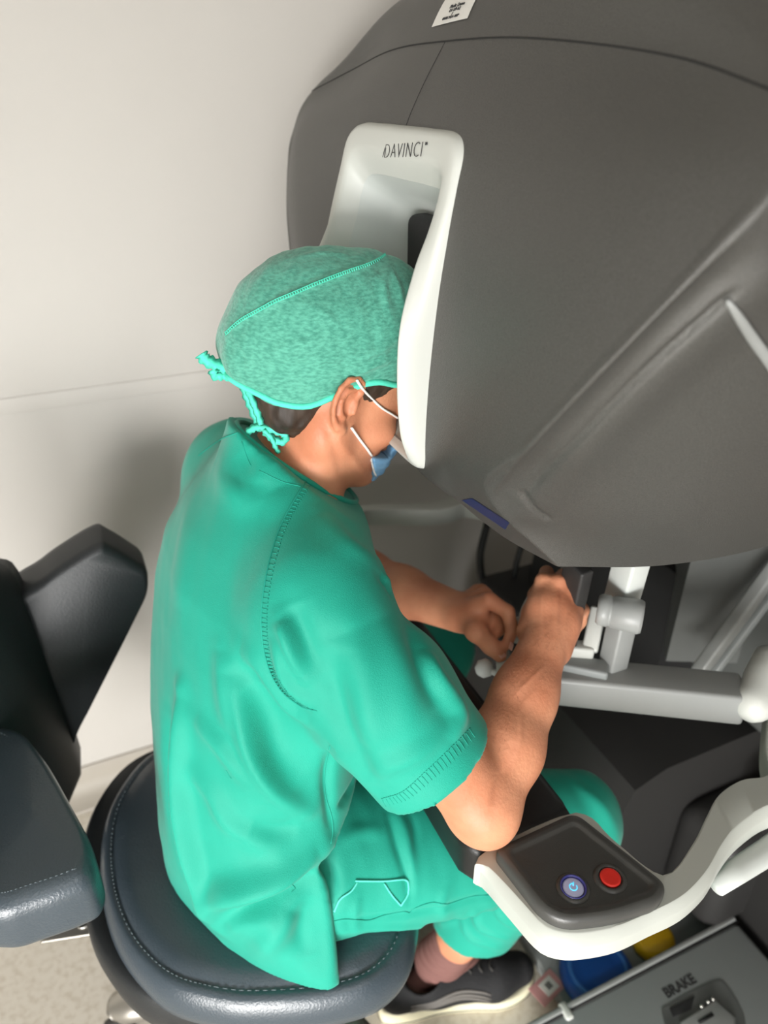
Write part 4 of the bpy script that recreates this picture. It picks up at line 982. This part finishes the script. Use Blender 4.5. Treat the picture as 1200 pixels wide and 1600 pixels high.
def sline(px, lift, r, m, nm, flat=1, par=None):
    P = on_surface(sbv, px, lift, 6)
    if len(P) > 2: mk(nm, *tube(P, r, 6, flat=flat), m, par or top)
sline(SEAM, .0002, .0011, 'clothd', 'sleeve_seam'); dashes([(x+9, y+2) for x, y in SEAM], .0003, .0005)
g = G(); Pq = on_surface(sbv, SEAM, .0, 14); Pr = on_surface(sbv, [(x+8, y+2) for x, y in SEAM], .0, 14)
for a, b in list(zip(Pq, Pr))[::2]: g.add(tube([a, b], .0006, 4))
g.mk('seam_puckers', 'clothd', top, kind='stuff')
sline([(516, 1165), (508, 1200), (508, 1240), (518, 1275), (520, 1300), (517, 1318)], .0001, .0008, 'clothd', 'side_seam')
sline([(310, 712), (330, 697), (350, 684), (372, 676)], .0001, .0009, 'clothd', 'yoke_seam'); sline([(378, 690), (385, 712), (392, 728)], .0001, .0007, 'clothd', 'yoke_seam'); sline([(405, 735), (440, 752), (470, 760)], .0001, .0006, 'clothd', 'yoke_seam')
dashes([(596, 1248), (630, 1236), (665, 1205), (700, 1172), (736, 1136)], .0003, .0005)
hem_px = [(604, 1256), (640, 1243), (675, 1214), (708, 1183), (738, 1150)]
g = G(); P1 = on_surface(sbv, [(598, 1250), (630, 1238), (665, 1207), (700, 1173), (734, 1140)], 0, 6); P2 = on_surface(sbv, [(603, 1260), (640, 1248), (675, 1219), (710, 1188), (742, 1152)], 0, 6)
for a, b in zip(P1, P2): g.add(tube([a, b], .0005, 4))
g.mk('hem_puckers', 'clothd', top, kind='stuff')
# neckband: bias strip round the neck opening, found where the cloth meets the neck
nb = []; nc_ = Vector((.234, Y0, neckplane(.234))); s2 = Vector((1, 0, -.85)).normalized()
for k in range(48):
    an_ = 2*math.pi*k/48; nb.append(nc_+Vector((0, 1, 0))*math.cos(an_)*.068+s2*math.sin(an_)*.090+Vector((0, 0, .001)))
mk('neckband', *tube(nb, .0038, 8, closed=True), 'cloth', top)
# torn dash marks on the cloth
for px in ([(354, 1204), (358, 1212), (362, 1216)], [(456, 1382), (461, 1388), (456, 1394)]): sline(px, .0002, .0006, 'clothd', 'loose_thread')

# ---- scrub trousers
TR = Field((-.02, .38, .10), (.68, 1.16, .72), .0040)
TR.cone((.145, .69, .60), (.145, .86, .60), .10, .10, .03)
for Kn, An, hy, q in ((KR, AR, .665, 1), (KLg, AL, .885, 0)):
    Kp = Kn+np.array([0, 0, .002]); hip = np.array([.16, hy, .585])
    TR.cone(hip, Kp, .100, .070, .04); TR.cone(hip+[.03, -.055*q, -.02], Kp+[-.06, -.012*q, -.015], .096, .070, .03)
    hemc = np.array([.468, .642, .215]) if q else Kn+(An-Kn)*.80+np.array([.022, 0, 0]); TR.cone(Kp+[-.01, 0, -.02], hemc, .068, .070, .03); TR.cone(hemc, hemc+(An-Kn)*.25, .070, .071, .02)
AB = TR.box(TR.lo, TR.lo+(TR.n-1)*TR.res)[1:]
TR.D = np.maximum(TR.D, (.200-AB[2])+0*AB[0]+0*AB[1])
TR.D = np.where(((AB[0] < .33)+0*AB[1]+0*AB[2]).astype(bool), np.maximum(TR.D, .499-AB[2]+0*AB[0]), TR.D)
for Kn, An, q in ((KR, AR, 1), (KLg, AL, 0)):
    hemc = np.array([.468, .642, .215]) if q else Kn+(An-Kn)*.80+np.array([.022, 0, 0]); TR.cone(hemc-[0, 0, -.01], hemc+(An-Kn)*.3, .058, .062, .004, 's')
Vt, Ft = TR.mesh(); Vt = relax(Vt, Ft, 3, .5); Nt = vnormals(Vt, Ft); tbv = bvh_of(Vt, Ft)
Vt = Vt+Nt*(noise3(Vt, 34, 11)*.0035+noise3(Vt, 80, 12)*.0012)[:, None]
for px, a_, w_ in (([(605, 1268), (620, 1320), (636, 1370), (640, 1412)], -.006, .006), ([(618, 1262), (636, 1310), (645, 1380)], .005, .008), ([(640, 1270), (648, 1300), (640, 1340)], -.003, .006), ([(505, 1340), (520, 1372), (518, 1420)], -.006, .007),
                   ([(520, 1440), (600, 1432), (680, 1420), (760, 1400), (850, 1392)], -.004, .006), ([(520, 1455), (600, 1450), (690, 1440), (780, 1412)], .005, .008), ([(560, 1400), (556, 1430), (560, 1470)], .003, .006), ([(700, 1380), (690, 1410), (700, 1440)], .003, .008),
                   ([(740, 1420), (752, 1450), (800, 1470)], .005, .007), ([(720, 1428), (735, 1465), (780, 1484)], .004, .006), ([(765, 1412), (790, 1440), (830, 1455)], .004, .006), ([(600, 1300), (560, 1300), (530, 1320)], .003, .01), ([(900, 1220), (940, 1260), (960, 1300)], .003, .01)):
    Vt = crease(Vt, Nt, on_surface(tbv, px, 0, 5), a_, w_)
tr = mk('scrub_trousers', Vt, Ft, 'cloth', pe, label='green scrub trousers')
tbv = bvh_of(Vt, Ft)
def tline(px, lift, r, m, nm, flat=1):
    P = on_surface(tbv, px, lift, 6)
    if len(P) > 2: mk(nm, *tube(P, r, 6, flat=flat), m, tr)
tline([(518, 1440), (540, 1436), (575, 1438), (600, 1430), (630, 1424), (640, 1426), (650, 1418), (675, 1410), (700, 1412), (740, 1400), (790, 1398), (850, 1390)], .0002, .0009, 'clothd', 'side_seam')
tline([(555, 1376), (600, 1376), (632, 1374), (638, 1384), (636, 1398), (626, 1414)], .0012, .0013, 'clothl', 'pocket_edge'); tline([(600, 1380), (612, 1398), (626, 1414)], .0012, .0011, 'clothl', 'pocket_edge'); tline([(558, 1378), (548, 1392), (532, 1404), (522, 1424)], .0012, .0012, 'clothl', 'pocket_edge')

# ---- socks
for An, Kn in ((AR, KR), (AL, KLg)):
    SK = Field(An-[.09, .08, .10], An+[.16, .09, .09], .0028); u_ = (Kn-An)/np.linalg.norm(Kn-An)
    SK.cone(An, An+u_*.055, .0375, .040, .01); SK.cone(An, An+[.10, -.02, -.055], .037, .029, .02); SK.cone(An+[-.04, .0, -.055], An+[.10, -.02, -.06], .029, .029, .02)
    b_ = SK.box(SK.lo, SK.lo+(SK.n-1)*SK.res)[1:]; SK.D = np.maximum(SK.D, .030-b_[2]+0*b_[0]+0*b_[1])
    V_, F_ = SK.mesh(); N_ = vnormals(V_, F_); zz_ = V_[:, 2]+.25*(V_[:, 0]-An[0]); V_ = V_+N_*(.0016*np.sin(zz_*2*math.pi/.016)*(np.sin(V_[:, 0]*90)*.4+.6))[:, None]
    mk('sock', V_, F_, 'sock', pe, label='mauve brown sock')
# ---- shoes (thing parts: upper, overlay, sole)
def shoe(heel, toe, par):
    heel, toe = Vector(heel), Vector(toe); d = (toe-heel).normalized(); s = Vector((d.y, -d.x, 0)); L = (toe-heel).length
    P = lambda a, b, c: np.array(heel+d*(a*L)+s*b+Vector((0, 0, c)))
    U = Field((min(heel.x, toe.x)-.06, min(heel.y, toe.y)-.10, .0), (max(heel.x, toe.x)+.06, max(heel.y, toe.y)+.10, .17), .0026)
    U.cone(P(.10, 0, .055), P(.35, 0, .058), .035, .038, .02); U.cone(P(.35, 0, .058), P(.72, .004, .048), .038, .040, .02); U.cone(P(.72, .004, .046), P(.90, 0, .040), .040, .030, .02)
    U.cone(P(.12, 0, .07), P(.26, 0, .085), .032, .038, .02); U.cone(P(.30, 0, .085), P(.55, 0, .070), .034, .028, .03)
    U.cone(P(.22, 0, .16), P(.27, 0, .085), .040, .034, .008, 's')
    b_ = U.box(U.lo, U.lo+(U.n-1)*U.res)[1:]; U.D = np.maximum(U.D, .022-b_[2]+0*b_[0]+0*b_[1])
    V_, F_ = U.mesh(); V_ = relax(V_, F_, 1); up = mk('shoe', V_, F_, 'shoe', par, label='black running shoe with cream sole')
    bv = bvh_of(V_, F_)
    out = [(-.02, 0), (0, .028), (.15, .036), (.35, .034), (.55, .040), (.75, .050), (.92, .038), (1.0, .012), (1.02, -.006), (.94, -.036), (.75, -.044), (.5, -.034), (.3, -.032), (.1, -.034), (0, -.024)]
    pp = [heel+d*(a*L)+s*b for a, b in out]; pp = [(q.x, q.y) for q in cat([(q.x, q.y, 0) for q in pp], 5, closed=True)]
    rr_ = []
    for z_, i_ in ((.003, .006), (.006, .001), (.016, 0), (.026, .001), (.032, .004), (.030, .010)):
        rr_.append([(x, y, z_+(.012*max(0, 1-((Vector((x, y, 0))-heel).dot(d)/L)/.45) if z_ > .02 else 0)+(.006*max(0, ((Vector((x, y, 0))-heel).dot(d)/L)-.85)*6 if True else 0)) for x, y in inset2(pp, i_)])
    mk('sole', *loft(rr_, True, True, True), 'sole', up)
    mk('groove', *tube([(x, y, .015) for x, y in inset2(pp, -.0002)], .0010, 5, closed=True), 'rubber', up)
    for off in (0, .012, .024):     # curved overlays on the outer side
        pts = []
        for k in range(12):
            t = k/11; a = .16+.50*t; z = .050+off*.9+.028*math.sin(t*3.0)*(1-off*12)-.012*t
            r = bv.ray_cast(Vector(P(a, .12, z)), -s)
            if r[0] is not None: pts.append(r[0]+s*.0004)
        if len(pts) > 3: mk('overlay', *tube(pts, [.0022+.002*math.sin(math.pi*i/(len(pts)-1)) for i in range(len(pts))], 6, flat=.5), 'shoeg', up)
    g = G()
    for k in range(5):
        a = .42+.07*k
        pts = []
        for j in range(7):
            b = -.020+.040*j/6; r = bv.ray_cast(Vector(P(a+.02*math.sin(j), b, .16)), Vector((0, 0, -1)))
            if r[0] is not None: pts.append(r[0]+Vector((0, 0, .001)))
        if len(pts) > 2: g.add(tube(pts, .0018, 6))
    g.mk('lace', 'rubber', up)
shoe((.288, .662, 0), (.575, .600, 0), pe)
shoe((.300, .935, 0), (.590, .955, 0), pe)
